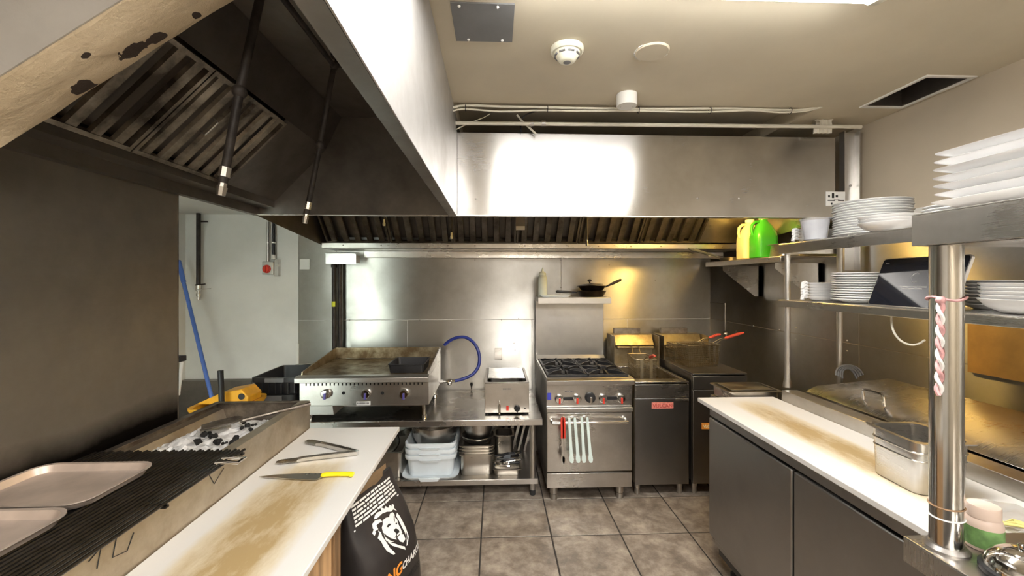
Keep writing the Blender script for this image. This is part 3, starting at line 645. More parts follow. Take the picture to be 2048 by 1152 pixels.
# cast-iron pan lying on the griddle
e = at(816, 745, Z=.886)
t = thing('roasting_pan', 'dark rectangular roasting pan on the griddle\'s right side', 'pan', (-.625, 3.12, .885))
build(MB().loft([rr(.235, .26, .02, .0, cx=-.0, cy=.0), rr(.25, .28, .025, .055), rr(.262, .292, .03, .058), rr(.262, .292, .03, .062), rr(.244, .274, .024, .062), rr(.228, .254, .02, .006)]), 'body', 'pan_black', t, local=True)
# blue gas hose with its coupling
hp = [(889, 690), (900, 681), (915, 675), (932, 675), (946, 684), (955, 698), (959, 715), (957, 732), (949, 745), (938, 753), (922, 759), (908, 762)]
pts = []
for i, (a_, b_) in enumerate(hp): pts.append(at(a_, b_, Y=3.66 - .02 * i))
t = thing('gas_hose', 'looping blue gas hose between griddle and bain marie', 'hose', (pts[5].x, 3.5, pts[-1].z))
build(MB().tube(crv(pts), .0135, 10), 'hose', 'blue_hose', t)
e = pts[-1]; d = Vector((-1, 0, -.06)).normalized()
build(MB().tube([e + Vector((.01, 0, 0)), e + d * .02, e + d * .021, e + d * .05, e + d * .051, e + d * .085, e + d * .086, e + d * .11], [.015, .015, .02, .02, .013, .013, .019, .019], 8), 'coupling', 'chrome', t)
build(MB().ball(e + d * .035 + Vector((0, -.005, -.012)), .022, 10, 6), 'valve', 'chrome', t)
build(MB().tube([e + d * .11, Vector((gx1 - .001, e.y, e.z + d.z * .125))], .009, 8), 'stub_pipe', 'chrome', t)
# bain marie
bx0, bx1, by_, bz = -.073, .249, 3.06, TZ + .002
t = thing('bain_marie', 'countertop stainless bain marie with tap and foil-covered well', 'food warmer', ((bx0 + bx1) / 2, 3.3, bz))
bt = .787
mb = MB().box(bx0, bx1, by_, by_ + .004, bz + .01, bt).box(bx0, bx0 + .004, by_ + .004, 3.57, bz + .01, bt).box(bx1 - .004, bx1, by_ + .004, 3.57, bz + .01, bt).box(bx0, bx1, 3.57, 3.574, bz + .01, bt).box(bx0, bx1, by_ + .004, 3.57, bz + .01, bz + .014)
build(mb, 'housing', 'steel', t, bevel=.002)
cx, cy = (bx0 + bx1) / 2, (by_ + 3.574) / 2
build(MB().loft([rr(.325, .518, .01, bt + .0005, cx=cx, cy=cy), rr(.325, .518, .01, bt + .006, cx=cx, cy=cy), rr(.29, .48, .03, bt + .006, cx=cx, cy=cy), rr(.28, .47, .03, bt - .12, cx=cx, cy=cy)], cap0=False), 'well', 'steel_dark', t)
mb = MB(); g = []
for i in range(15):
    g.append([(bx0 + .022 + (bx1 - bx0 - .044) * j / 14, 3.18 + .38 * i / 14, bt + .010 + .007 * mn.noise(Vector((i * .9, j * .7, 3)))) for j in range(15)])
mb.loft(g, False, False, closed=False)
build(mb, 'foil_cover', 'foil', t, smooth=60)
for x in (bx0 + .03, bx1 - .03):
    for y in (by_ + .03, 3.54): build(MB().cyl((x, y, bz), (x, y, bz + .0098), .012, 10), 'foot', 'rubber', t)
e = at(999, 815, Y=by_)
tp = build(MB().cyl((e.x, by_ - .0005, .615), (e.x, by_ - .035, .615), .007, 10).cyl((e.x, by_ - .03, .645), (e.x, by_ - .03, .572), .008, 10), 'tap', 'chrome', t)
build(MB().bar((e.x, by_ - .03, .646), (e.x, by_ - .03, .672), .006, .012), 'tap_lever', 'chrome', tp)
e = at(1034, 816, Y=by_); knob(t, e.x, by_ - .0005, e.z, .022, 'black_plastic', 'black_plastic')
e = at(1015, 816, Y=by_); build(MB().box(e.x - .009, e.x + .009, by_ - .006, by_ - .0005, e.z - .017, e.z + .017), 'rocker_switch', 'red_plastic', t, bevel=.001)
e = at(1050, 817, Y=by_); build(MB().ball((e.x, by_ - .001, e.z), .005), 'pilot_light', 'black', t)
e = at(1014, 778, Y=by_); mb = MB()
for k in range(7): mb.box(e.x - .030 + k * .009, e.x - .024 + k * .009, by_ - .0012, by_ - .0004, e.z - .004, e.z + .005)
build(mb, 'maker_plate', 'grey_panel', t)
# socket plate on the back wall and cable tag
def plate(name, label, px0, py0, px1, py1, Y, mat, th=.006, cat='plate'):
    a_, b_ = at(px0, py0, Y=Y), at(px1, py1, Y=Y)
    return tag(build(MB().box(a_.x, b_.x, Y - th, Y - .0005, b_.z, a_.z), name, mat, bevel=.0015), label, cat), a_, b_
o, a_, b_ = plate('cover_plate', 'small brushed blank cover plate on the steel wall above the bain marie', 989, 696, 1004, 719, YB - .005, 'steel')
o, a_, b_ = plate('outlet_plate', 'square white outlet plate on the steel wall under the hood corner', 600, 518, 620, 539, YB - .005, 'white_paint', .008, 'outlet')
e = at(943, 772, Y=YB - .02)
tag(build(MB().tube([(e.x, YB - .02, e.z + .03), (e.x, YB - .02, e.z + .012), (e.x, YB - .02, e.z - .005), (e.x, YB - .02, e.z - .03)], [.010, .013, .006, .003], 8), 'wall_plug', 'black_plastic'), 'little black plug hanging low on the wall beside the bain marie', 'plug')
# black gas risers behind the griddle, with their pale cover
ypp = YB - .06
for px, r, lab in ((668, .019, 'thicker black gas riser with yellow tape behind the griddle'), (680, .017, 'thinner brown-black gas riser beside the taped one')):
    a_, b_ = at(px, 534, Y=ypp), at(px + 1, 700, Y=ypp)
    t = thing('gas_riser', lab, 'pipe', (a_.x, ypp, TZ + .01)); build(MB().cyl((a_.x, ypp, a_.z + .06), (b_.x, ypp, TZ + .002), r, 14), 'pipe', 'black_pipe', t)
    if px == 668:
        e = at(px, 608, Y=ypp); build(MB().cyl((e.x, ypp, e.z - .022), (e.x, ypp, e.z + .022), r + .001, 14), 'tape', 'tape_yellow', t)
        build(MB().cyl((a_.x, ypp, a_.z - .004), (a_.x, ypp, a_.z + .02), r + .006, 14), 'collar', 'black_pipe', t)
a_, b_ = at(651, 503, Y=3.60), at(712, 528, Y=3.60)
t = thing('pipe_cover', 'pale folded metal cover over the top of the black gas risers', 'cover', (a_.x, 3.65, b_.z))
build(MB().box(a_.x, b_.x, 3.60, 3.603, b_.z, a_.z - .02), 'front', 'pale_metal', t, bevel=.001)
build(MB().quad((a_.x - .012, 3.60, a_.z - .018), (b_.x - .012, 3.60, a_.z - .018), (b_.x - .012, 3.71, a_.z - .002), (a_.x - .012, 3.71, a_.z - .002), .003), 'top', 'pale_metal', t)
build(MB().box(b_.x - .003, b_.x, 3.6035, 3.71, b_.z + .01, a_.z - .03), 'side', 'pale_metal', t)

# ------------------------------------------------------------------ four-burner range
rx0, rx1, ry = .354, .954, 2.88
t = thing('gas_range', 'four-burner stainless gas range with oven, backguard and high shelf', 'range', ((rx0 + rx1) / 2, 3.3, 0))
build(MB().box(rx0 + .004, rx1 - .004, ry + .03, 3.66, .105, .83), 'body', 'steel_dark', t, bevel=.002)
build(MB().prism([(ry - .03, .83), (ry - .022, .818), (ry + .03, .818), (ry + .03, .862), (ry - .015, .862), (ry - .03, .85)], rx0, rx1 + .004, 'x'), 'front_ledge', 'steel_white', t, bevel=.001)
pn = build(MB().prism([(ry - .004, .80), (ry + .012, .66), (ry + .029, .66), (ry + .029, .817), (ry - .004, .817)], rx0 + .002, rx1 - .002, 'x'), 'control_panel', 'steel', t, bevel=.001)
build(MB().box(rx0, rx1, ry - .012, ry + .029, .628, .658), 'panel_trim', 'steel_white', t, bevel=.004)
dr = build(MB().box(rx0 + .003, rx1 - .003, ry - .004, ry + .029, .218, .624), 'oven_door', 'steel', t, bevel=.004)
build(MB().box(rx0 + .003, rx1 - .003, ry + .002, ry + .029, .104, .204), 'kick_panel', 'steel', t, bevel=.002)
h0, h1, hz = at(1110, 842, Y=ry - .05), at(1250, 842, Y=ry - .05), .572
hd = build(MB().tube(crv([(h0.x - .02, ry - .005, hz), (h0.x - .018, ry - .03, hz), (h0.x - .004, ry - .05, hz), (h0.x + .02, ry - .056, hz), (h1.x - .02, ry - .056, hz), (h1.x + .004, ry - .05, hz), (h1.x + .018, ry - .03, hz), (h1.x + .02, ry - .005, hz)], 3), .012, 10), 'handle', 'chrome', dr)
kz = .722; yk = ry + .004
for px, r in ((1118, .031), (1153, .031), (1205, .031), (1241, .031)):
    e = at(px, 797, Y=yk); knob(t, e.x, yk + .001, kz, r, 'red_plastic')  # red grips stand in for red reflections on the chrome knobs
e = at(1180, 795, Y=yk); knob(t, e.x, yk + .001, kz + .006, .036, 'chrome', 'black_plastic')
for a_, b_ in ((1118, 1153), (1205, 1241)):
    build(MB().box(at(a_, 797, Y=yk).x + .02, at(b_, 797, Y=yk).x - .02, yk - .006, yk + .001, kz - .012, kz + .010), 'knob_plate', 'black_plastic', t)
e = at(1098, 790, Y=ry); build(MB().box(e.x - .012, e.x + .014, ry - .006, ry + .0005, .715, .762), 'blue_badge', 'print_blue', t)
mb = MB(); e = at(1138, 783, Y=ry)
for k in range(7): mb.box(e.x - .03 + k * .009, e.x - .024 + k * .009, ry - .006, ry - .0045, .768, .776)
build(mb, 'maker_plate', 'grey_panel', t)
build(MB().box(rx0 + .01, rx1 - .01, ry + .03, 3.655, .831, .838), 'burner_tray', 'black_plastic', t)
build(MB().box(rx0, rx0 + .012, ry + .031, 3.66, .83, .862), 'side_rail', 'steel', t)
build(MB().box(rx1 - .012, rx1, ry + .031, 3.66, .83, .862), 'side_rail', 'steel', t)
gw, gd = .276, .30
for i in range(2):
    for j in range(2):
        x0 = rx0 + .02 + i * (gw + .008); y0 = ry + .05 + j * (gd + .012); xc, yc = x0 + gw / 2, y0 + gd / 2
        g = MB(); z0, z1 = .868, .888
        for (p0, p1) in (((x0, y0), (x0 + gw, y0)), ((x0, y0 + gd), (x0 + gw, y0 + gd)), ((x0, y0), (x0, y0 + gd)), ((x0 + gw, y0), (x0 + gw, y0 + gd))): g.bar((*p0, z0), (*p1, z0), .015, .014)
        for k in range(8):
            a_ = k * pi / 4; ex = min(gw / 2 / max(.01, abs(cos(a_))), gd / 2 / max(.01, abs(sin(a_))))
            g.loft([[(xc + cos(a_) * rr_ + nx * sin(a_) * .006, yc + sin(a_) * rr_ - nx * cos(a_) * .006, zz) for nx, zz in ((-1, z0 - .006), (1, z0 - .006), (1, zt_), (-1, zt_))] for rr_, zt_ in ((ex, z0 + .008), (ex * .7, z1), (.045, z1))])
        for px_, py_ in ((x0, y0), (x0 + gw, y0), (x0, y0 + gd), (x0 + gw, y0 + gd)): g.bar((px_, py_, .839), (px_, py_, z0), .012)
        gr = build(g, 'grate', 'cast_iron', t, smooth=0)
        build(MB().lathe([(.05, .839), (.05, .848), (.035, .850), (.035, .858), (.001, .860)], 20, (xc, yc, 0)), 'burner', 'cast_iron', gr)
build(MB().box(rx0, rx1, 3.66, 3.70, .82, 1.37), 'backguard', 'steel_white', t, bevel=.002)
build(MB().prism([(3.60, .86), (3.66, .885), (3.66, .83), (3.60, .83)], rx0, rx1, 'x'), 'backguard_foot', 'steel_white', t, bevel=.001)
build(MB().box(rx0 - .002, rx1 + .004, 3.42, 3.66, 1.394, 1.398).box(rx0 - .002, rx1 + .004, 3.42, 3.424, 1.345, 1.394).box(rx0 - .002, rx0 + .002, 3.424, 3.66, 1.36, 1.394), 'high_shelf', 'steel_white', t, bevel=.0015)
for x in (rx0 + .06, rx1 - .07):
    for y in (ry + .07, 3.58):
        build(MB().lathe([(.024, 0), (.026, .004), (.026, .035), (.022, .037), (.028, .041), (.03, .104)], 16, (x, y, 0)), 'leg', 'steel', t)
# tongs hanging on the oven handle
def hung_tongs(label, px, mat_arm, tip_mat, spread, lean, L, grp=None):
    e = at(px, 830, Y=ry - .07); yy = ry - .0725
    t = thing('kitchen_tongs', label, 'tongs', (e.x, yy, .30), group=grp); z1 = .615
    for s in (0, 1):
        x1 = e.x + spread * s; xb = x1 + lean * (1 + .4 * s)
        def seg(fw): return MB().loft([[(x1 + (xb - x1) * f + w_ * sx_, yy + dy, z1 - L * f) for sx_, dy in ((-1, -.004), (1, -.004), (1, .004), (-1, .004))] for f, w_ in fw])
        if mat_arm == 'red_plastic':
            build(seg(((0, .007), (.08, .010), (.45, .010))), 'grip', mat_arm, t); build(seg(((.452, .006), (.84, .006))), 'arm', 'steel', t)
        else: build(seg(((0, .007), (.08, .009), (.5, .009), (.84, .011))), 'arm', mat_arm, t)
        mb = MB()
        for k in range(7):
            f = .84 + .16 * k / 6; w_ = (.012, .015, .014, .016, .014, .012, .006)[k]
            mb.v += [(x1 + (xb - x1) * f + w_ * sx_, yy + dy, z1 - L * f) for sx_, dy in ((-1, -.004), (1, -.004), (1, .004), (-1, .004))]
        mb.f = [[k * 4 + i, k * 4 + (i + 1) % 4, k * 4 + 4 + (i + 1) % 4, k * 4 + 4 + i] for k in range(6) for i in range(4)] + [[0, 1, 2, 3], [24, 25, 26, 27]]
        build(mb, 'scalloped_tip', tip_mat, t)
    build(MB().tube([(e.x, yy, z1 - .004), (e.x + spread * .2, yy, z1 + .008), (e.x + spread * .8, yy, z1 + .008), (e.x + spread, yy, z1 - .004)], .004, 6), 'hinge', 'steel', t)
hung_tongs('red-gripped steel tongs hanging over the oven door handle', 1124, 'red_plastic', 'steel', .012, .004, .31)
hung_tongs('white plastic tongs hanging next to the red pair on the oven handle', 1138, 'mint_plastic', 'mint_plastic', .038, .018, .305)
hung_tongs('white plastic tongs hanging towards the middle of the oven handle', 1163, 'mint_plastic', 'mint_plastic', .038, .018, .305)
# squeeze bottle and pans on the range shelf
SZ = 1.3985
e = at(1085, 585, Y=3.53)
t = thing('squeeze_bottle', 'translucent squeeze bottle with nozzle cap on the range shelf', 'bottle', (e.x, 3.53, SZ))
build(MB().lathe([(.036, 0), (.039, .004), (.039, .15), (.036, .17), (.026, .18)], 24), 'body', 'bottle_clear', t, local=True)
build(MB().lathe([(.030, .181), (.030, .2), (.012, .212), (.008, .225), (.004, .245)], 20), 'nozzle_cap', 'bottle_clear', t, local=True)
t = thing('sheet_tray', 'small white tray lying flat on the range shelf', 'tray', (.50, 3.535, SZ))
build(MB().loft([rr(.22, .15, .015, 0), rr(.24, .17, .02, .012), rr(.25, .18, .02, .013), rr(.25, .18, .02, .016), rr(.236, .166, .018, .0145), rr(.216, .146, .013, .004)]), 'body', 'tub_white', t, local=True)
def frypan(label, loc, r, h, handle_dir, tilt, mat, hm, L, up=.25):
    t = thing('frying_pan', label, 'frying pan', loc); t.rotation_euler = (0, tilt, 0)
    build(MB().lathe([(r * .74, 0), (r * .78, .002), (r, h), (r * 1.02, h + .001), (r * .98, h), (r * .75, .005), (.001, .005)], 32), 'body', mat, t, local=True)
    d = Vector((cos(handle_dir), sin(handle_dir), up)).normalized(); s_ = Vector((cos(handle_dir) * r, sin(handle_dir) * r, h * .7))
    build(MB().tube([s_, s_ + d * .05, s_ + d * L * .5, s_ + d * L, s_ + d * (L + .01)], [.006, .009, .012, .012, .006], 8), 'handle', hm, t, local=True)
    return t
pc = at(1183, 592, Y=3.545)
frypan('worn steel frying pan on the range shelf, handle pointing left', (pc.x, 3.545, SZ), .125, .05, pi * .995, 0, 'wok_dark', 'pan_black', .17, .05)
frypan('dark frying pan resting inside the worn steel one', (pc.x + .004, 3.548, SZ + .053), .118, .04, .1, R(0), 'wok_dark', 'pan_black', .15, .45)
t = thing('pan_lid', 'dark pan lid with black knob upside on the stacked frying pans', 'lid', (pc.x - .012, 3.55, SZ + .096))
t.rotation_euler = (R(0), R(-5), 0)
build(MB().lathe([(.112, 0), (.113, .003), (.06, .014), (.001, .018)], 28), 'disc', 'wok_dark', t, local=True)
build(MB().lathe([(.007, .018), (.007, .03), (.018, .034), (.018, .046), (.008, .052)], 14), 'knob', 'black_plastic', t, local=True)

# ------------------------------------------------------------------ fryers
def basket(label, loc, w_, d_, h_, rz, tilt, mat='steel_oily', hand='red_handle', hl=.2, hook=0):
    t = thing('fry_basket', label, 'fry basket', loc, rz); t.rotation_euler = (tilt, 0, rz)
    mb = MB()
    tw, td = w_ * .86, d_ * .9
    def wire(a_, b_): mb.bar(a_, b_, .0022)
    nx, ny, nz = int(w_ / .016), int(d_ / .016), int(h_ / .016)
    for i in range(nx + 1):
        f = i / nx - .5
        for s in (-1, 1): wire((f * tw, s * td / 2, 0), (f * w_, s * d_ / 2, h_))
        wire((f * tw, -td / 2, 0), (f * tw, td / 2, 0))
    for i in range(ny + 1):
        f = i / ny - .5
        for s in (-1, 1): wire((s * tw / 2, f * td, 0), (s * w_ / 2, f * d_, h_))
        wire((-tw / 2, f * td, 0), (tw / 2, f * td, 0))
    for k in range(nz + 1):
        g = k / nz; a_, b_ = (tw + (w_ - tw) * g) / 2, (td + (d_ - td) * g) / 2
        for p0, p1 in (((-a_, -b_), (a_, -b_)), ((a_, -b_), (a_, b_)), ((a_, b_), (-a_, b_)), ((-a_, b_), (-a_, -b_))): wire((*p0, h_ * g), (*p1, h_ * g))
    o = build(mb, 'wire_mesh', mat, t, local=True, smooth=0); o['kind'] = 'stuff'
    build(MB().tube(rr(w_, d_, .01, h_), .005, 6, closed=True), 'rim', mat, t, local=True)
    for f in (-.22, .22): build(MB().box(f * w_ - .012, f * w_ + .012, -d_ / 2 - .006, -d_ / 2 - .003, .01, h_ + .004), 'strap', mat, t, local=True)
    hb_ = build(MB().tube([(-.02, -d_ / 2, h_), (-.015, -d_ / 2 - .05, h_ + .03), (-.012, -d_ / 2 - .1, h_ + .04)], .0035, 6).tube([(.02, -d_ / 2, h_), (.015, -d_ / 2 - .05, h_ + .03), (.012, -d_ / 2 - .1, h_ + .04)], .0035, 6), 'handle_rods', mat, t, local=True)
    build(MB().tube([(0, -d_ / 2 - .09, h_ + .038), (0, -d_ / 2 - .11, h_ + .044), (0, -d_ / 2 - .09 - hl * .7, h_ + .05 + hl * .12), (0, -d_ / 2 - .09 - hl, h_ + .045 + hl * .2)], [.009, .012, .012, .007], 8), 'handle_grip', hand, t, local=True)
    if hook:                                   # rear hooks that hang on the fryer's bar
        for s in (-1, 1): build(MB().tube(crv([(s * .03, d_ / 2, h_), (s * .03, d_ / 2 + hook * .5, h_ + .045), (s * .03, d_ / 2 + hook, h_ + .052), (s * .03, d_ / 2 + hook + .014, h_ + .035)], 4), .0035, 6), 'hook', mat, t, local=True)
    return t
def fryer(label, x0, x1, yf, zt, kind):
    t = thing('deep_fryer', label, 'fryer', ((x0 + x1) / 2, yf + .38, 0)); yb = 3.70
    mb = MB().box(x0, x0 + .006, yf + .02, yb, .10, zt - .012).box(x1 - .006, x1, yf + .02, yb, .10, zt - .012).box(x0, x1, yb - .006, yb, .10, zt).box(x0 + .006, x1 - .006, yf + .02, yb - .006, .10, .11)
    build(mb, 'cabinet', 'steel_dark' if kind == 2 else 'steel_oily', t, bevel=.001)
    build(MB().box(x0, x1, yf, yf + .019, zt - .115, zt - .02), 'front_rail', 'steel' if kind == 1 else 'steel_dark', t, bevel=.002)
    d = build(MB().box(x0 + .002, x1 - .002, yf + .002, yf + .019, .09, zt - .12), 'door', 'steel_fridge' if kind == 1 else 'steel_dark', t, bevel=.002)
    if kind == 1:
        build(MB().box(x1 - .10, x1 - .004, yf - .006, yf + .002, zt - .138, zt - .122), 'pull', 'steel', d, bevel=.001)
        e = at(1325, 811, Y=yf); build(MB().box(e.x - .078, e.x + .078, yf - .003, yf + .0015, e.z - .022, e.z + .022), 'name_plate', 'label_pink', d, bevel=.001)
        build(text_mb('VULCAN', .036, .0008, align='CENTER').xf(face_on((e.x, yf - .0034, e.z - .013))), 'lettering', 'print_red', d, smooth=0)
    else:
        e = at(1413, 852, Y=yf); build(MB().box(e.x - .035, e.x + .033, yf - .003, yf + .0015, e.z - .022, e.z + .02), 'warning_label', 'label_orange', d)
        build(text_mb('VLO', .026, .0006, align='CENTER').xf(face_on((e.x, yf - .0034, e.z - .010))), 'label_print', 'cream_plastic', d, smooth=0)
    ty0, ty1 = (yf + .09, 3.45) if kind == 1 else (yf + .30, 3.50)
    # top deck around the oil well
    rim = MB().box(x0, x1, yf, ty0, zt - .012, zt).box(x0, x1, ty1, yb, zt - .012, zt).box(x0, x0 + .03, ty0, ty1, zt - .012, zt).box(x1 - .03, x1, ty0, ty1, zt - .012, zt)
    build(rim, 'deck', 'steel' if kind == 1 else 'steel_dark', t, bevel=.002)
    build(MB().box(x0 + .03, x0 + .033, ty0, ty1, zt - .25, zt - .012).box(x1 - .033, x1 - .03, ty0, ty1, zt - .25, zt - .012).box(x0 + .03, x1 - .03, ty0 - .003, ty0, zt - .25, zt - .012).box(x0 + .03, x1 - .03, ty1, ty1 + .003, zt - .25, zt - .012).box(x0 + .03, x1 - .03, ty0, ty1, zt - .253, zt - .25), 'oil_well', 'steel_oily', t)
    build(MB().box(x0 + .034, x1 - .034, ty0 + .001, ty1 - .001, zt - .16, zt - .075), 'frying_oil', 'oil', t)
    if kind == 2: build(MB().box(x0 + .03, x1 - .03, ty0, ty1, zt - .008, zt - .0005), 'well_cover', 'steel_oily', t)
    # splash back and basket hanger
    build(MB().box(x0 + .004, x0 + .010, 3.46, yb - .007, zt, 1.07).box(x1 - .010, x1 - .004, 3.46, yb - .007, zt, 1.07).box(x0 + .010, x1 - .010, yb - .10, yb - .094, zt, 1.07).box(x0 + .010, x1 - .010, yb - .094, yb - .007, 1.066, 1.07), 'flue_riser', 'steel_oily', t, bevel=.001)
    build(MB().prism([(yb - .101, 1.0), (yb - .101, 1.065), (yb - .16, .985), (yb - .155, .975)], x0 + .04, x1 - .02, 'x'), 'hanger_plate', 'steel_oily', t, bevel=.001)
    build(MB().cyl((x0 + .05, yb - .17, .965), (x1 - .03, yb - .17, .965), .012, 10), 'hanger_bar', 'steel_oily', t)
    build(MB().box(x0 + .06, x1 - .10, yb - .05, yb - .01, 1.0705, 1.115), 'flue_cap', 'steel_burnt', t)
    for x in (x0 + .035, x1 - .045):
        for y in (yf + .06, yb - .06): build(MB().lathe([(.017, 0), (.019, .004), (.019, .05), (.022, .052), (.022, .0995)], 12, (x, y, 0)), 'leg', 'steel', t)
    return t
fryer('single-well deep fryer with red name plate beside the range', .988, 1.378, 2.93, .82, 1)
fryer('dark deep fryer with orange label next to the prep counter', 1.406, 1.80, 2.93, .875, 2)
basket('greasy wire fry basket hanging in the open oil well, red handle sideways', (1.165, 3.30, .7785), .16, .27, .15, R(-4), R(0), hl=.12, hook=.098)
basket('wire fry basket on the dark fryer\'s left, coated in brown grease', (1.552, 3.385, .8755), .13, .24, .15, R(92), R(0), hl=.10)
basket('wire fry basket on the dark fryer\'s right, salmon-red handle sticking up', (1.585, 3.215, .8755), .15, .27, .165, R(97), R(0), hl=.17)
# ------------------------------------------------------------------ things stored under the low table
UZ = .1262
def gn_pan(name, label, loc, w_, d_, h_, mat='pan_steel', rz=0, group=None, lip=.012, cat='pan', tap=.86, rows=(), flip=False):
    t = thing(name, label, cat, loc, rz, group)
    th = .0025
    mb = MB().loft([rr(w_ * tap, d_ * tap, .025, 0), rr(w_ * tap + .01, d_ * tap + .01, .03, .006), rr(w_ - 2 * lip, d_ - 2 * lip, .03, h_ - .012), rr(w_ - 2 * lip, d_ - 2 * lip, .03, h_ - .004), rr(w_, d_, .02, h_ - .004), rr(w_, d_, .02, h_), rr(w_ - 2 * lip - 2 * th, d_ - 2 * lip - 2 * th, .028, h_), rr(w_ * tap + .004, d_ * tap + .004, .027, .01), rr(w_ * tap - .01, d_ * tap - .01, .022, .004)])
    build(mb, 'body', mat, t, local=True)
    for z in rows: 
        f = z / h_; a_ = (w_ * tap) * (1 - f) + (w_ - 2 * lip) * f + .004; b_ = (d_ * tap) * (1 - f) + (d_ - 2 * lip) * f + .004
        build(MB().tube(rr(a_, b_, .03, z), .003, 6, closed=True), 'ridge', mat, t, local=True)
    return t
def bowl(label, loc, r, h_, mat='steel', cat='bowl', name='mixing_bowl', group=None):
    t = thing(name, label, cat, loc, group=group)
    pr = [(r * .45, 0)] + [(r * (.45 + .55 * sin(a_ * pi / 2 / 6)), h_ * (1 - cos(a_ * pi / 2 / 6))) for a_ in range(1, 7)]
    pr += [(r * 1.04, h_), (r * 1.04, h_ + .004), (r * .985, h_ + .003)] + [(r * (.45 + .55 * sin(a_ * pi / 2 / 6)) - .004, h_ * (1 - cos(a_ * pi / 2 / 6)) + .004) for a_ in range(5, 0, -1)] + [(.001, .004)]
    build(MB().lathe(pr, 36), 'body', mat, t, local=True); return t
# bus tubs
def tub(label, loc, w_, d_, h_, group=None, low=0):
    t = thing('bus_tub', label, 'tub', loc, group=group)
    mb = MB().loft([rr(w_ * .84, d_ * .84, .04, 0), rr(w_ * .86, d_ * .86, .045, .008), rr(w_ * .94, d_ * .94, .05, h_ - .03), rr(w_, d_, .055, h_ - .028), rr(w_ + .004, d_ + .004, .056, h_ - .01), rr(w_, d_, .055, h_), rr(w_ * .93, d_ * .93, .05, h_ - .002), rr(w_ * .85, d_ * .85, .042, .012), rr(w_ * .80, d_ * .80, .04, .006)])
    build(mb, 'body', 'tub_white', t, local=True)
    if low: build(MB().loft([rr(w_ * .32, .02, .006, h_ - .044, cy=-d_ / 2 + .006), rr(w_ * .42, .024, .008, h_ - .029, cy=-d_ / 2 + .004)]), 'hand_grip', 'tub_white', t, local=True)
    return t
e0, e1 = at(805, 950, Y=3.03), at(914, 950, Y=3.03); tc = (e0.x + e1.x) / 2
t = thing('tub_lid', 'white tub lid lying flat under the stacked tubs', 'lid', (tc + .004, 3.20, UZ + .0005))
build(MB().loft([rr(.36, .42, .06, 0), rr(.40, .46, .07, .018), rr(.405, .465, .07, .024), rr(.385, .445, .065, .022), rr(.35, .41, .055, .008)]), 'body', 'tub_white', t, local=True)
build(MB().loft([rr(.12, .02, .006, .002, cy=-.232), rr(.15, .025, .008, .020, cy=-.23)]), 'hand_grip', 'tub_white', t, local=True)
for k, h0 in enumerate((.0095, .052, .095)):
    tub('white plastic bus tub, ' + ('lowest', 'middle', 'topmost')[k] + ' of the stack under the griddle table', (tc + .004, 3.215, UZ + .0005 + h0), .365, .43, .155, 'stacked bus tubs', 1)
bowl('large steel mixing bowl resting in the top white tub', (tc + .01, 3.21, UZ + .165), .172, .165)
bowl('steel mixing bowl behind the stacked white tubs', (tc - .20, 3.56, UZ + .001), .15, .12)
# steel pans to the left of the tubs with a glass bowl
e = at(784, 955, Y=3.03)
gn_pan('hotel_pan', 'deep steel hotel pan left of the white tubs', (e.x - .05, 3.17, UZ + .0005), .265, .325, .19)
t = bowl('clear glass bowl tilted in the deep steel pan', (e.x - .02, 3.20, UZ + .155), .085, .09, 'glass'); t.rotation_euler = (R(20), R(-40), 0)
# steel pans right of the tubs
e = at(953, 955, Y=3.03)
gn_pan('hotel_pan', 'deep tan-steel hotel pan under three shallow pans', (e.x - .002, 3.19, UZ + .0005), .25, .325, .155)
for k in range(3):
    gn_pan('hotel_pan', 'shallow steel pan, ' + ('lowest', 'middle', 'topmost')[k] + ' of three nested on the deep tan-steel pan', (e.x, 3.19, UZ + .075 + k * .022), .25, .325, .10, tap=.75, lip=.0145, group='nested shallow pans')
bowl('shiny steel mixing bowl on the shallow pans', (e.x + .003, 3.18, UZ + .20), .118, .05)
bowl('deep steel mixing bowl nested in the shiny one', (e.x + .008, 3.18, UZ + .222), .112, .15)
# small pans and utensil tray
e = at(1020, 948, Y=3.05)
t = gn_pan('utensil_tray', 'small steel tray heaped with dark utensils beside the table leg', (e.x - .02, 3.15, UZ + .0005), .21, .26, .05, cat='tray')
rs = random.Random(4)
for k in range(12):
    x, y = e.x - .02 + rs.uniform(-.06, .06), 3.12 + rs.uniform(-.07, .07); an = rs.uniform(-.7, .7); d = Vector((cos(an), sin(an), rs.uniform(-.05, .15))) * .055
    c_ = Vector((x, y, UZ + .060 + .006 * k))
    tag(build(MB().tube([c_ - d, c_, c_ + d * .9, c_ + d * 1.1], [.006, .006, .012, .004], 7), 'kitchen_utensil', 'black_plastic' if k % 3 else 'chrome'), 'short dark utensil in the heap on the small steel tray' if k % 3 else 'short shiny steel utensil in the heap on the small tray', 'utensil', 'utensils on the tray')
c_ = Vector((e.x - .02, 3.09, UZ + .07))
tag(build(MB().loft([[(c_.x + a_, c_.y + b_ + k * .012, c_.z + .06 * k / 1 * .9 + .0) for a_, b_ in ((-.022, -.003), (.022, -.003), (.028, .003), (-.028, .003))] for k in range(2)]), 'scraper', 'grey_grip'), 'grey flat scraper standing up in the utensil tray', 'scraper')
e = at(1009, 905, Y=3.2)
gn_pan('hotel_pan', 'small upturned-looking steel insert pan behind the utensil tray', (e.x, 3.37, UZ + .0005), .16, .17, .195)
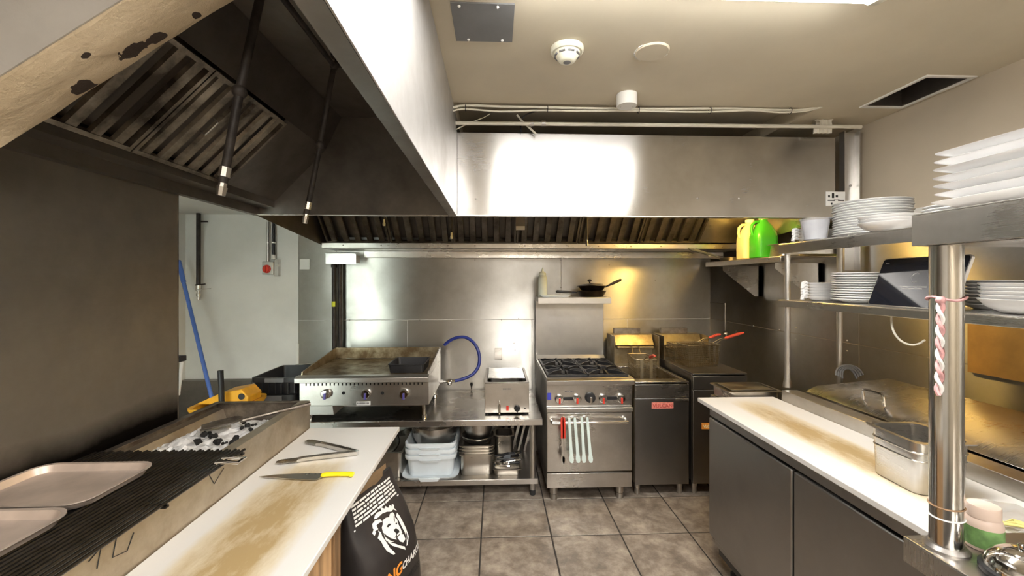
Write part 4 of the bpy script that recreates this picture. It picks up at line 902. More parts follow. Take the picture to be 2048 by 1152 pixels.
for k in range(5):
    x = at(1000 + 12 * k, 870, Y=3.6).x
    t = thing('baking_sheet', 'dark upright baking sheet at the back of the undershelf, ' + ('fifth', 'fourth', 'third', 'second', 'first')[k] + ' from the range', 'baking sheet', (x - .01, 3.565, UZ + .002), group='upright baking sheets')
    t.rotation_euler = (0, R(14), 0)
    build(MB().box(-.003, .003, -.10, .10, 0, .33).box(.003, .012, -.10, -.094, 0, .33).box(.003, .012, .094, .10, 0, .33), 'body', 'steel_dark', t, local=True)
# ------------------------------------------------------------------ wash-up corner behind the partition
def yy(px, Y): return at(px, 600, Y=Y).x
t = thing('gas_pipe', 'black gas drop pipe with yellow-free steel valve on the white wall', 'pipe', (yy(397, 3.72), 3.72, at(397, 606, Y=3.72).z))
t['label'] = 'black drop pipe ending in a steel lever valve on the white wall'
x = yy(397, 3.72)
build(MB().cyl((x, 3.72, 2.114), (x, 3.72, at(397, 570, Y=3.72).z), .017, 12), 'pipe', 'black_pipe', t)
z0 = at(397, 570, Y=3.72).z
build(MB().lathe([(.012, z0 - .13), (.012, z0 - .10), (.018, z0 - .098), (.018, z0 - .075), (.013, z0 - .073), (.013, z0 - .05), (.022, z0 - .048), (.022, z0)], 12, (x, 3.72, 0)), 'valve', 'steel', t)
build(MB().bar((x, 3.70, z0 - .04), (x + .115, 3.70, z0 - .03), .012, .006), 'lever', 'steel', t)
build(MB().bar((x - .01, 3.70, z0 + .0), (x + .07, 3.70, z0 + .008), .01, .01), 'stop_tab', 'black_pipe', t)
zc = at(400, 443, Y=3.74).z
build(MB().bar((x - .02, 3.745, zc), (x + .06, 3.745, zc), .012, .012), 'clamp', 'black_pipe', t)
# isolator switch
a_, b_ = at(524, 523, Y=3.72), at(546, 549, Y=3.72)
t = thing('isolator_switch', 'grey isolator box with red rotary knob on the white wall', 'switch', (a_.x, 3.75, b_.z))
build(MB().box(a_.x, b_.x, 3.72, YB - .001, b_.z, a_.z), 'box_body', 'pale_metal', t, bevel=.004)
build(MB().box(b_.x + .001, b_.x + .035, 3.735, YB - .001, b_.z - .015, a_.z + .02), 'side_box', 'steel', t, bevel=.003)
e = at(533, 538, Y=3.715); ma = Matrix.Translation((e.x, 3.7195, e.z)) @ Matrix.Rotation(pi / 2, 4, 'X')
k = build(MB().lathe([(.036, 0), (.034, .008), (.028, .009), (.026, .022)], 20).xf(ma), 'rotary_knob', 'red_plastic', t)
build(MB().box(-.007, .007, -.026, .026, .0225, .034).xf(ma), 'grip', 'red_plastic', k)
for px, mt, r in ((536, 'steel', .010), (547, 'black_plastic', .014)):
    x = yy(px, 3.75); build(MB().cyl((x, 3.75, a_.z + (.0 if px == 536 else .02)), (x, 3.75, 2.05), r, 10), 'conduit', mt, t)
    build(MB().cyl((x, 3.75, a_.z + .16), (x, 3.75, a_.z + .172), r + .005, 10), 'clip', 'white_paint', t)
    if px == 547: build(MB().cyl((x, 3.75, a_.z + .021), (x, 3.75, a_.z + .06), .018, 10), 'gland', 'white_paint', t)
# wall base panel, broom, mop bucket, crate
a_, b_ = at(300, 763, Y=3.70), at(503, 763, Y=3.70)
t = thing('splash_panel', 'low dark grey steel panel along the bottom of the white wall', 'panel', ((a_.x + b_.x) / 2, 3.72, .001))
build(MB().box(a_.x, b_.x, 3.70, 3.715, .001, a_.z), 'sheet', 'steel_soot', t)
build(MB().box(a_.x, b_.x, 3.7155, YB - .001, a_.z - .02, a_.z), 'top_flange', 'steel_soot', t)
p0, p1 = at(357, 522, Y=3.60), at(425, 802, Y=3.32)
d = (p1 - p0).normalized(); p2 = p0 + d * ((p0.z - .24) / -d.z)
t = thing('broom_handle', 'long blue handle leaning against the white wall above the yellow bucket', 'broom', p2)
build(MB().tube([p0, p0 + (p2 - p0) * .12, p0 + (p2 - p0) * .121, p2], [.018, .018, .0145, .0145], 12), 'pole', 'blue_plastic', t)
build(MB().loft([[(p2.x + a_, p2.y + b_, .24) for a_, b_ in ((-.11, -.025), (.11, -.025), (.11, .025), (-.11, .025))], [(p2.x + a_, p2.y + b_, .19) for a_, b_ in ((-.12, -.03), (.12, -.03), (.12, .03), (-.12, .03))]]), 'head', 'blue_plastic', t)
build(MB().loft([[(p2.x + a_, p2.y + b_, .1895) for a_, b_ in ((-.12, -.03), (.12, -.03), (.12, .03), (-.12, .03))], [(p2.x + a_, p2.y + b_, .002) for a_, b_ in ((-.15, -.05), (.15, -.05), (.15, .05), (-.15, .05))]]), 'bristles', 'black_plastic', t)
# mop bucket
c_ = at(455, 800, Y=2.80)
bz_ = at(440, 816, Y=2.65).z
t = thing('mop_bucket', 'yellow mop bucket with wringer behind the charcoal grill', 'bucket', (c_.x, 2.82, .0))
build(MB().loft([rr(.26, .30, .05, .06, cx=c_.x, cy=2.82), rr(.30, .34, .06, bz_ - .05, cx=c_.x, cy=2.82), rr(.33, .37, .06, bz_ - .02, cx=c_.x, cy=2.82), rr(.33, .37, .06, bz_ - .005, cx=c_.x, cy=2.82), rr(.29, .33, .055, bz_ - .01, cx=c_.x, cy=2.82), rr(.24, .28, .045, .09, cx=c_.x, cy=2.82)]), 'body', 'orange_yellow', t)
build(MB().prism([(c_.x - .165, bz_ - .004), (c_.x + .0, bz_ + .07), (c_.x + .12, bz_ + .09), (c_.x + .165, bz_ + .04), (c_.x + .16, bz_ - .004)], 2.74, 2.90, 'y'), 'wringer', 'orange_yellow', t, bevel=.006)
build(MB().cyl((c_.x + .125, 2.735, bz_ + .045), (c_.x + .125, 2.739, bz_ + .045), .02, 14), 'axle', 'black_plastic', t)
q0, q1 = at(441, 741, Y=2.69), at(444, 800, Y=2.69)
build(MB().tube([q0, (q1.x, 2.69, bz_ - .02)], .0165, 12), 'lever', 'black_plastic', t)
for sx in (-.09, .09):
    for sy in (-.11, .11): build(MB().cyl((c_.x + sx - .012, 2.82 + sy, .03), (c_.x + sx + .012, 2.82 + sy, .03), .03, 14), 'caster', 'rubber', t)
# black crates on the floor stand between bucket and griddle table
a_, b_ = at(508, 782, Y=3.2), at(592, 790, Y=3.2)
t = thing('wire_stand', 'low dark stand carrying the black crates behind the griddle', 'stand', (-1.585, 3.3, 0))
build(MB().box(-1.76, -1.40, 3.06, 3.58, .55, .565), 'top', 'steel_dark', t)
for x in (-1.74, -1.42):
    for y in (3.08, 3.56): build(MB().cyl((x, y, 0), (x, y, .549), .014, 10), 'leg', 'steel_dark', t)
def crate(label, loc, w_, d_, h_, rz, tilt=0):
    t = thing('plastic_crate', label, 'crate', loc, rz); t.rotation_euler = (tilt, 0, rz)
    mb = MB().loft([rr(w_ * .9, d_ * .9, .02, 0), rr(w_ * .97, d_ * .97, .025, h_ * .72), rr(w_ + .01, d_ + .01, .03, h_ * .73), rr(w_ + .01, d_ + .01, .03, h_), rr(w_ - .015, d_ - .015, .02, h_), rr(w_ * .87, d_ * .87, .018, .008)])
    build(mb, 'body', 'black_plastic', t, local=True)
    n = 7
    for k in range(n):
        x = -w_ * .42 + k * w_ * .84 / (n - 1); build(MB().box(x - .004, x + .004, -d_ / 2 - .004, -d_ / 2 + .006, .01, h_ * .7), 'rib', 'black_plastic', t, local=True)
    build(MB().box(-w_ * .2, w_ * .2, -d_ / 2 - .012, -d_ / 2 - .0055, h_ * .74, h_ * .97), 'hand_grip', 'grey_panel', t, local=True)
crate('black plastic crate on the low stand beside the griddle', (-1.585, 3.3, .5655), .30, .44, .15, 0)
crate('black plastic crate stacked on top of the lower one', (-1.575, 3.30, .7157), .33, .45, .125, 0, R(0))
tg = [at(570, 748, Y=3.65), at(575, 738, Y=3.65), at(590, 731, Y=3.65), at(606, 729, Y=3.65), at(630, 727, Y=3.64)]
tag(build(MB().tube(crv([(tg[0].x - .01, 3.65, .001), (tg[0].x - .01, 3.65, .4), tg[0] + Vector((0, 0, -.03))] + tg), .007, 8), 'steel_tube', 'steel'), 'bent grey steel tube curving from the crates to the griddle', 'tube')
# squeegee hooks at the partition's end
e = at(362, 716, Y=PE + .10)
t = thing('wall_squeegee', 'black-topped squeegee with two white rods at the partition\'s edge', 'squeegee', (e.x, PE + .1, at(360, 775, Y=PE + .1).z))
zb = at(360, 790, Y=PE + .1).z
build(MB().box(e.x - .03, e.x + .012, PE + .08, PE + .12, e.z - .016, e.z + .01), 'clamp', 'black_plastic', t, bevel=.003)
build(MB().cyl((e.x - .016, PE + .1, e.z - .0165), (e.x - .03, PE + .1, zb), .007, 8), 'rod', 'white_paint', t)
build(MB().cyl((e.x + .004, PE + .1, e.z - .0165), (e.x - .012, PE + .1, zb), .007, 8), 'rod', 'white_paint', t)
build(MB().box(e.x - .06, e.x - .031, PE + .0065, PE + .118, e.z - .012, e.z + .004), 'bracket', 'black_plastic', t)

# ------------------------------------------------------------------ left work counter: board, cabinet, charcoal grill
BZ = .80
BX0, BX1, BY0, BY1 = -.926, -.481, .30, 2.14
t = thing('work_table', 'wooden work table under the white board and charcoal grill', 'table', (-.95, 1.2, 0))
build(MB().box(-1.385, -.52, .30, 2.12, BZ - .055, BZ - .0225), 'table_top', 'wood_dark', t, bevel=.002)
build(MB().box(-.545, -.52, .30, 1.36, .0, BZ - .056), 'side_board', 'wood', t, bevel=.002)
build(MB().box(-.56, -.515, 1.37, 1.425, .0, BZ - .056), 'corner_post', 'wood_dark', t, bevel=.002)
build(MB().box(-1.38, -1.33, 1.37, 1.42, .0, BZ - .056), 'corner_post', 'wood_dark', t, bevel=.002)
build(MB().box(-1.38, -.56, 1.40, 1.42, .10, BZ - .056), 'end_board', 'wood_dark', t)
build(MB().box(-1.38, -1.33, 2.05, 2.10, .0, BZ - .056), 'corner_post', 'wood_dark', t, bevel=.002)
build(MB().box(-.99, -.94, 2.05, 2.10, .0, BZ - .056), 'corner_post', 'wood_dark', t, bevel=.002)
bo = tag(build(MB().box(BX0, BX1, BY0, BY1, BZ - .022, BZ), 'cutting_board', 'board_left', loc=None, bevel=.003), 'long worn white cutting board beside the charcoal grill', 'cutting board')
# charcoal grill
CX0, CX1, CY0, CY1, CT = -1.385, -.93, .45, 2.15, .935
cb = BZ - .022
t = thing('charcoal_grill', 'long open charcoal grill box of stained steel beside the board', 'grill', ((CX0 + CX1) / 2, 1.3, cb))
build(MB().box(CX1 - .004, CX1, CY0, CY1, cb + .0005, CT).box(CX1 - .045, CX1 - .004, CY0, CY1, CT - .003, CT), 'front_wall', 'steel_stained_lit', t, bevel=.001)
build(MB().box(CX0, CX0 + .004, CY0, CY1, cb + .0005, CT).box(CX0 + .004, CX0 + .03, CY0, CY1, CT - .003, CT), 'rear_wall', 'steel_burnt', t, bevel=.001)
build(MB().box(CX0 + .004, CX1 - .004, CY1 - .004, CY1, cb + .0005, CT - .0035).box(CX0 + .03, CX1 - .045, CY1 - .03, CY1, CT - .003, CT), 'end_wall', 'steel_burnt', t, bevel=.001)
build(MB().box(CX0 + .004, CX1 - .004, CY0, CY0 + .004, cb + .0005, CT - .004), 'end_wall', 'steel_burnt', t)
build(MB().box(CX0 + .004, CX1 - .004, CY0 + .004, CY1 - .004, cb + .0005, cb + .004), 'bottom', 'steel_burnt', t)
build(MB().prism([(CX0 + .0045, .905), (CX0 + .035, .900), (CX0 + .055, .84), (CX0 + .0045, .80)], CY0 + .005, CY1 - .005, 'y'), 'fire_brick_ledge', 'steel_stained_lit', t)
build(MB().prism([(CX1 - .0045, .895), (CX1 - .05, .885), (CX1 - .06, .84), (CX1 - .0045, .80)], CY0 + .005, CY1 - .005, 'y'), 'fire_brick_ledge', 'steel_burnt', t)
# scribbled chalk marks on the grill's front
mb = MB()
mks = [[(.60, .0), (.62, .04), (.66, .05), (.69, .02)], [(.80, .06), (.81, .0)], [(.83, .06), (.84, .0)], [(1.00, .05), (1.03, .065), (1.02, .02)], [(1.07, .06), (1.06, .02), (1.10, .01), (1.12, .045)], [(.70, .075), (.68, .02), (.66, -.02)], [(.70, .02), (.77, .03)], [(1.40, .07), (1.43, .02), (1.48, .05)]]
for st in mks: mb.tube([(CX1 + .0006, y, .845 + z) for y, z in st], .0014, 5)
o = build(mb, 'pen_marks', 'print_black', t); o['kind'] = 'stuff'
# ash and charcoal
GE = 1.50
n, m_ = 34, 44; rows = []
for j in range(m_ + 1):
    y = GE - .1 + (CY1 - .01 - (GE - .1)) * j / m_
    rows.append([(x_, y, .835 + .05 * min(1, 4 * min(i / n, 1 - i / n) + .6) * (1 if j < m_ - 9 else max(.1, (m_ - j) / 10)) + .016 * mn.noise(Vector((x_ * 30, y * 30, 0))) + .010 * mn.noise(Vector((x_ * 75, y * 75, 4)))) for i in range(n + 1) for x_ in [CX0 + .045 + (CX1 - .03 - CX0 - .045) * i / n]])
a = tag(build(MB().loft(rows, False, False, closed=False), 'ash_bed', 'ash', smooth=30), 'pale grey ash heaped in the open end of the charcoal grill', 'ash'); a['kind'] = 'stuff'
rs = random.Random(11)
for (px, py, k) in ((418, 870, 5), (443, 886, 9), (497, 852, 6), (390, 885, 2), (470, 878, 2)):
    for q_ in range(k):
        e = at(px + rs.gauss(0, 8), py + rs.gauss(0, 4), Z=.89); r = rs.uniform(.006, .014)
        mb = MB().ball((0, 0, 0), r, 7, 5); mb.v = [tuple(Vector(v) * (1 + .5 * mn.noise(Vector(v) * 120 + Vector((q_ * 3, px, 0))))) for v in mb.v]
        tag(build(mb, 'charcoal_lump', 'coal', smooth=20, loc=(e.x, e.y, .889 + r * .5)), 'small black charcoal lump lying on the pale ash', 'charcoal', 'charcoal lumps on the ash')
# grate of iron rods
t = thing('grill_grate', 'black iron rod grate over the near part of the charcoal grill', 'grate', (-1.13, 1.0, CT + .001))
zr = CT + .010; GX0, GX1 = CX0 + .012, -.868
for y in (CY0 + .03, .80, 1.15, GE - .012): build(MB().bar((GX0, y, CT + .004), (GX1, y, CT + .004), .012, .006), 'cross_bar', 'iron_rod', t)
NR = 34
for k in range(NR):
    x = GX0 + .006 + (GX1 - GX0 - .012) * k / (NR - 1)
    build(MB().tube([(x, CY0 + .01, zr + .003), (x, GE + (.004 if k % 2 else -.004), zr + .003)], .0045, 6), 'rod', 'iron_rod', t)
hx = GX1
e0, e1 = at(440, 938, Z=CT + .012), at(524, 931, Z=CT + .012)
build(MB().tube([(GX1 - .012, 1.395, zr + .018), (GX1 + .03, 1.395, zr + .02), (GX1 + .055, 1.40, zr + .017), (GX1 + .055, 1.36, zr + .017), (GX1 + .03, 1.36, zr + .02), (GX1 - .012, 1.36, zr + .018)], .006, 8), 'handle', 'chrome', t)
# scoop lying in the grill
p0, p1 = at(388, 842, Z=.885), at(645, 800, Z=.955)
p0, p1 = Vector((-1.22, 1.83, .908)), Vector((-.87, 2.02, .956))
t = thing('ash_shovel', 'long-handled dark ash shovel resting across the grill\'s front wall', 'shovel', (p0.x, p0.y, .88))
d = (p1 - p0).normalized()
build(MB().tube([p0 + d * .12, p0 + d * .2, p1], .0085, 8), 'handle', 'steel_burnt', t)
s_ = d.cross(Vector((0, 0, 1))).normalized(); u_ = s_.cross(d)
mb = MB().loft([[p0 + d * f + s_ * w_ * a_ + u_ * (b_ + abs(a_) ** 2 * .012) for a_, b_ in [(-1 + k / 4, .003) for k in range(9)] + [(1 - k / 4, 0) for k in range(9)]] for f, w_ in ((-.02, .03), (.02, .045), (.10, .045), (.13, .014))])
build(mb, 'blade', 'steel_burnt', t)
# trays on the grate
def sheet(label, cx, cy, w_, d_, h_, z, rz=0):
    t = thing('sheet_pan', label, 'sheet pan', (cx, cy, z), rz)
    build(MB().loft([rr(w_ - .05, d_ - .05, .035, 0), rr(w_ - .03, d_ - .03, .04, .004), rr(w_ - .012, d_ - .012, .045, h_ - .005), rr(w_, d_, .05, h_ - .003), rr(w_, d_, .05, h_), rr(w_ - .018, d_ - .018, .045, h_ - .001), rr(w_ - .035, d_ - .035, .038, .006), rr(w_ - .05, d_ - .05, .033, .003)]), 'body', 'alu_tray', t, local=True); return t
zt2 = zr + .0082
sheet('aluminium sheet pan on the grate nearer the ash bed', -1.209, 1.218, .345, .255, .026, zt2, R(0))
sheet('aluminium sheet pan on the grate farther from the ash bed', -1.203, .83, .355, .50, .026, zt2, R(0))
# knife
t = thing('chef_knife', 'chef\'s knife with yellow handle lying on the white board', 'knife', (-.70, 1.60, BZ))
kx0, kx1, kx2 = at(522, 953, Z=BZ).x, at(645, 955, Z=BZ).x, at(712, 948, Z=BZ).x
ky = at(640, 955, Z=BZ).y
zk = BZ + .004
build(MB().prism([(kx0, ky + .004), (kx0 + .06, ky + .020), (kx0 + .15, ky + .024), (kx1 + .005, ky + .022), (kx1 + .005, ky - .004), (kx1 - .012, ky - .030), (kx0 + .14, ky - .020), (kx0 + .05, ky - .006)], zk, zk + .0022, 'z'), 'blade', 'steel', t)
build(MB().loft([[(x, ky + dy + yc, zk + .004 + dz) for yc, dz in [(w_ * cos(q_ * pi / 5), h_ * sin(q_ * pi / 5)) for q_ in range(10)]] for x, dy, w_, h_ in ((kx1 - .004, .004, .012, .006), (kx1 + .004, .004, .016, .0075), (kx1 + .02, .008, .013, .0078), (kx1 + .06, .009, .013, .0078), (kx1 + .10, .007, .0135, .0078), (kx2 - .012, .004, .016, .0078), (kx2 - .003, .003, .014, .006))]), 'handle', 'yellow_plastic', t)
# tongs
A = at(612, 884, Z=BZ); B = at(714, 910, Z=BZ); C = at(552, 928, Z=BZ)
t = thing('steel_tongs', 'open stainless tongs with scalloped tips on the white board', 'tongs', (B.x, B.y, BZ))
for E in (A, C):
    d = (E - B); d.z = 0; L = d.length; d.normalize(); s_ = Vector((-d.y, d.x, 0)); sg = 1 if E is A else -1
    lp = []
    for f, w_, hh in ((0, .010, .014), (.3, .011, .015), (.66, .011, .013), (.74, .016, .009)):
        c_ = B + d * L * f; lp.append([c_ + s_ * w_ * a_ + Vector((0, 0, .0035 + b_ * hh)) for a_, b_ in ((-1, 0), (1, 0), (1, 1), (.75, 1), (.75, .15), (-.75, .15), (-.75, 1), (-1, 1))])
    build(MB().loft(lp), 'arm', 'steel', t)
    lp = []
    for k in range(15):
        f = .74 + .26 * k / 14; w_ = (.017 + .005 * (k % 2)) * (1 if k < 11 else (1.05 - .17 * (k - 10))); c_ = B + d * L * f
        lp.append([c_ + s_ * w_ * a_ + Vector((0, 0, .003 + b_)) for a_, b_ in ((-1, .004), (0, 0), (1, .004), (1, .006), (0, .002), (-1, .006))])
    build(MB().loft(lp), 'scalloped_tip', 'pan_steel', t)
build(MB().cyl((B.x, B.y, BZ + .0035), (B.x, B.y, BZ + .018), .008, 10), 'hinge_pin', 'chrome', t)

# ------------------------------------------------------------------ charcoal bag
bw, bd_, bh = .37, .20, .62
def ab(v):                                     # half width and half depth of the bag at height fraction v
    a = bw / 2 * (.96 + .06 * sin(pi * min(1, v * 1.1))) * (1 - .12 * max(0, v - .75) / .25)
    b = bd_ / 2 * (.80 + .35 * sin(pi * min(1, .12 + v * .9)) ** .7) * (1 - .86 * max(0, v - .55) / .45)
    return a, max(b, .008)
def bagp(u, v, off=0, side=-1):
    a, b = ab(v); k = (1 - min(1, abs(u)) ** 3.2) ** (1 / 3.2)
    wr = .004 * mn.noise(Vector((u * 4, v * 9, 1.7)))
    return Vector((u * a, side * (b * k + off) - wr, v * bh))
loops = []
for i in range(31):
    v = i / 30
    lp = [bagp(cos(pi - pi * k / 18), v, 0, -1) for k in range(18)] + [bagp(cos(pi * k / 18), v, 0, 1) for k in range(18)]
    loops.append(lp)
bl = (-.475, 1.92, .012)
t = thing('charcoal_bag', 'tall black paper charcoal bag with white lion emblem beside the work table', 'bag', bl, R(76))
t.rotation_euler = (Matrix.Rotation(R(-9), 3, 'Y') @ Matrix.Rotation(R(66), 3, 'Z')).to_euler()
build(MB().loft(loops), 'body', 'bag_paper', t, local=True, smooth=60)
def on_bag(mb, u0, v0, su, ang=0, off=.0022):  # lay flat artwork on the bag front (metres -> surface)
    out = []
    for x, y, z in mb.v:
        X, Y = x * cos(ang) - y * sin(ang), x * sin(ang) + y * cos(ang)
        u = u0 + X * su / (bw / 2); v = v0 + Y * su / bh
        out.append(tuple(bagp(max(-.995, min(.995, u)), max(0, min(1, v)), off + z)))
    mb.v = out; return mb
def flat(poly): return MB().prism(poly, 0, .0004, 'z')
# product panel at the top of the bag
mb = MB()
pw, phh = .30, .012
o_ = build(on_bag(flat([(-.165, .0), (.135, .0), (.135, .005), (-.165, .005)]), 0, .80, 1), 'panel_rule', 'print_white', t, local=True, smooth=0)
rs = random.Random(5)
for k in range(6):
    x = -.155
    while x < .125:
        L = rs.uniform(.012, .05); x2 = min(x + L, .135)
        mb.add(on_bag(flat([(x, .014 + k * .0145), (x2, .014 + k * .0145), (x2, .022 + k * .0145), (x, .022 + k * .0145)]), 0, .80, 1).v, flat([(0, 0), (1, 0), (1, 1), (0, 1)]).f); x = x2 + .006
o_ = build(mb, 'small_print', 'print_white', t, local=True, smooth=0); o_['kind'] = 'stuff'
# lion emblem: mane locks around a face
def lz(pts):                                   # sketch traced from the photo, its perspective skew undone (metres on the bag face)
    o = []
    for x, y in pts:
        px, py = (x - 640) * .2187, (y - 690) * .2187
        det = 270 * -425 - (-166) * -232
        o.append(((px * -425 + 166 * py) / det, (270 * py + 232 * px) / det))
    return o
lion = {'face': [(560, 620), (590, 600), (615, 595), (625, 565), (650, 555), (665, 570), (665, 600), (685, 620), (690, 660), (705, 700), (715, 738), (690, 745), (665, 765), (668, 788), (620, 770), (590, 745), (560, 720), (550, 680), (560, 650)],
        'ear': [(480, 650), (500, 620), (540, 610), (556, 632), (530, 640), (510, 660), (522, 690), (500, 706), (484, 682)]}
locks = [[(492, 610), (500, 575), (520, 555), (556, 540), (550, 508), (582, 522), (592, 498), (612, 516), (630, 488), (646, 502), (656, 478), (671, 490), (668, 516), (692, 545), (660, 530), (636, 548), (600, 548), (560, 565), (530, 590), (512, 604)],
         [(676, 772), (700, 742), (725, 750), (736, 790), (720, 816), (696, 806)],
         [(520, 700), (530, 722), (518, 762), (542, 790), (562, 830), (590, 870), (640, 906), (656, 900), (640, 880), (612, 850), (592, 810), (572, 780), (552, 750), (542, 716)],
         [(596, 800), (630, 832), (680, 852), (756, 882), (740, 852), (690, 836), (640, 812)],
         [(690, 560), (712, 590), (732, 640), (752, 700), (770, 770), (766, 840), (756, 850), (755, 800), (740, 740), (720, 690), (700, 630), (680, 590)],
         [(496, 742), (480, 722), (490, 692), (506, 716)],
         [(566, 730), (580, 760), (620, 792), (650, 800), (610, 806), (580, 782)]]
lion = {k: lz(v) for k, v in lion.items()}; locks = [lz(v) for v in locks]
feats = [lz(v) for v in ([(588, 672), (608, 650), (632, 654), (616, 668), (600, 682)], [(645, 705), (665, 694), (686, 705), (692, 726), (670, 742), (655, 722)], [(664, 648), (680, 646), (676, 660), (668, 662)], [(655, 585), (661, 590), (660, 640), (652, 620)], [(668, 742), (674, 742), (668, 766), (650, 772), (662, 758)])]
em = dict(u0=.06, v0=.665, su=1)
lf = build(on_bag(flat(lion['face']), em['u0'], em['v0'], em['su']), 'lion_face', 'print_white', t, local=True, smooth=0)
build(on_bag(flat(lion['ear']), em['u0'], em['v0'], em['su']), 'lion_ear', 'print_white', t, local=True, smooth=0)
for L in locks: build(on_bag(flat(L), em['u0'], em['v0'], em['su']), 'lion_mane_lock', 'print_white', t, local=True, smooth=0)
for poly in feats:
    build(on_bag(flat(poly), em['u0'], em['v0'], em['su'], off=.0034), 'lion_feature', 'print_black', lf, local=True, smooth=0)
build(on_bag(text_mb('KING', .062, .002, .0002, shear=.2), em['u0'] - .165 / (bw / 2), .375, 1), 'lettering', 'print_orange', t, local=True, smooth=0)
build(on_bag(text_mb('CHARCOAL', .062, .0018, .0002, shear=.2), em['u0'] - .015 / (bw / 2), .378, .62), 'lettering', 'print_white', t, local=True, smooth=0)
build(on_bag(flat([(-.14, 0), (.19, 0), (.19, .05), (-.14, .05)]), -.1, .245, 1), 'orange_band', 'print_orange', t, local=True, smooth=0)
build(on_bag(text_mb('GOÛT DE BOIS', .036, .0008, .0002, align='CENTER'), .02, .266, 1, off=.0034), 'lettering', 'print_black', t, local=True, smooth=0)
# side print on the narrow edge
def on_side(mb, y0, v0, ang):
    out = []
    for x, y, z in mb.v:
        X, Y = x * cos(ang) - y * sin(ang), x * sin(ang) + y * cos(ang)
        v = v0 + Y / bh; a, b = ab(v)
        s_ = max(-.99, min(.99, (X + y0) / b)); k = (1 - abs(s_) ** 3.2) ** (1 / 3.2)
        out.append((-(a * k + .003 + z), -(-s_ * b) * -1 if False else s_ * -b, v * bh))
    mb.v = out; return mb
build(on_side(text_mb('KING', .05, .001, .0002), -.01, .50, -pi / 2), 'side_lettering', 'print_orange', t, local=True, smooth=0)
build(on_side(text_mb('CHARCOAL', .02, .0004, .0002), -.035, .50, -pi / 2), 'side_lettering', 'print_white', t, local=True, smooth=0)
# kraft paper flap crumpled at the bag's mouth
mb = MB(); rows = []
for i in range(5):
    rows.append([(-.17 + .034 * j, -.012 + .01 * mn.noise(Vector((i, j * .8, 5))) - .012 * i, bh - .02 + .02 * i + .01 * mn.noise(Vector((i * 2, j, 9)))) for j in range(8)])
build(mb.loft(rows, False, False, closed=False), 'torn_mouth', 'kraft', t, local=True, smooth=60)
# ------------------------------------------------------------------ prep counter on the right
FZ = .90
fx, fy0, fy1 = 1.135, 1.025, 2.16
t = thing('prep_fridge', 'grey stainless prep fridge with two doors under the long white board', 'fridge', (1.7, 1.55, 0))
build(MB().box(fx + .03, 2.12, fy0 - .05, fy1 + .02, .14, FZ - .024), 'cabinet', 'steel_fridge', t, bevel=.002)
build(MB().box(fx - .0, fx + .0295, fy0 - .05, fy1 + .02, FZ - .075, FZ - .026), 'top_rail', 'steel_fridge', t, bevel=.003)
dm = 1.549
for a_, b_ in ((dm + .006, fy1 + .012), (fy0 - .05, dm - .006)):
    d = build(MB().box(fx - .008, fx + .026, a_, b_, .205, FZ - .082), 'door', 'steel_fridge', t, bevel=.006)
    build(MB().box(fx + .0262, fx + .0298, a_ + .004, b_ - .004, .21, FZ - .09), 'gasket', 'black_plastic', d)
build(MB().box(fx + .04, 2.10, fy0, fy1, .10, .139), 'kick_plate', 'black_plastic', t)
for x in (fx + .09, 2.05):
    for y in (fy0 + .08, fy1 - .08): build(MB().lathe([(.025, 0), (.03, .01), (.03, .05), (.018, .06), (.018, .0995)], 14, (x, y, 0)), 'foot', 'rubber', t)
# rail and raised hinged lid behind the board
bxr = 1.526
build(MB().box(bxr + .002, bxr + .006, fy0 - .05, fy1 + .02, FZ - .023, .953).box(bxr + .006, bxr + .085, fy0 - .05, fy1 + .02, .949, .953), 'rear_rail', 'steel', t, bevel=.001)
build(MB().box(bxr + .0855, bxr + .088, fy0 - .05, fy1 + .02, .93, .953).box(2.09, 2.12, fy0 - .05, fy1 + .02, FZ - .023, 1.0), 'lid_seat', 'steel_dark', t)
ld_ = build(MB().prism([(bxr + .10, .956), (bxr + .16, .985), (2.08, 1.02), (2.08, .956)], fy0 - .05, fy1 - .02, 'y'), 'lid', 'steel_flat', t, bevel=.003)
h0 = at(1727, 822, X=bxr + .17); h1 = at(1769, 838, X=bxr + .17)
build(MB().tube([(bxr + .17, h0.y, .99), (bxr + .165, h0.y, 1.03), (bxr + .168, h0.y - .012, 1.04), (bxr + .168, h1.y + .012, 1.04), (bxr + .165, h1.y, 1.03), (bxr + .17, h1.y, .99)], .006, 8), 'lid_handle', 'chrome', ld_)
studs(t, 'rivet', [(bxr + .30, 1.30, 1.0005), (bxr + .30, 1.12, 1.0005), (bxr + .05, 1.55, .9535)], .006, 'steel')
b_ = at(1393, 795, Z=FZ)
tag(build(MB().box(1.102, bxr, fy0 - .05, b_.y, FZ - .022, FZ), 'cutting_board', 'board_right', bevel=.003), 'long white cutting board with brown stain on the prep fridge', 'cutting board')
# tray at the board's far end
t = gn_pan('insert_pan', 'shallow steel pan with dark lid at the board\'s far end', (1.44, 2.36, .885), .31, .22, .07, cat='pan')
t.location = (1.435, 2.36, .855)
build(MB().box(-.12, .12, -.075, .075, .0705, .074), 'lid', 'steel_dark', t, local=True, bevel=.002)
o = thing('side_stand', 'narrow steel stand behind the prep fridge carrying a lidded pan', 'stand', (1.45, 2.36, 0))
build(MB().box(1.29, 1.60, 2.25, 2.47, .82, .853), 'top', 'steel_dark', o, bevel=.002)
for x in (1.31, 1.58):
    for y in (2.27, 2.45): build(MB().cyl((x, y, 0), (x, y, .8195), .014, 10), 'leg', 'steel_dark', o)
# deep insert pan on the board
e0 = at(1800, 985, Z=FZ)
gn_pan('insert_pan', 'deep ridged steel insert pan standing on the right-hand board', (1.33, 1.27, FZ + .0005), .185, .20, .16, 'steel', R(-3), tap=.78, rows=(.10, .125), cat='pan')
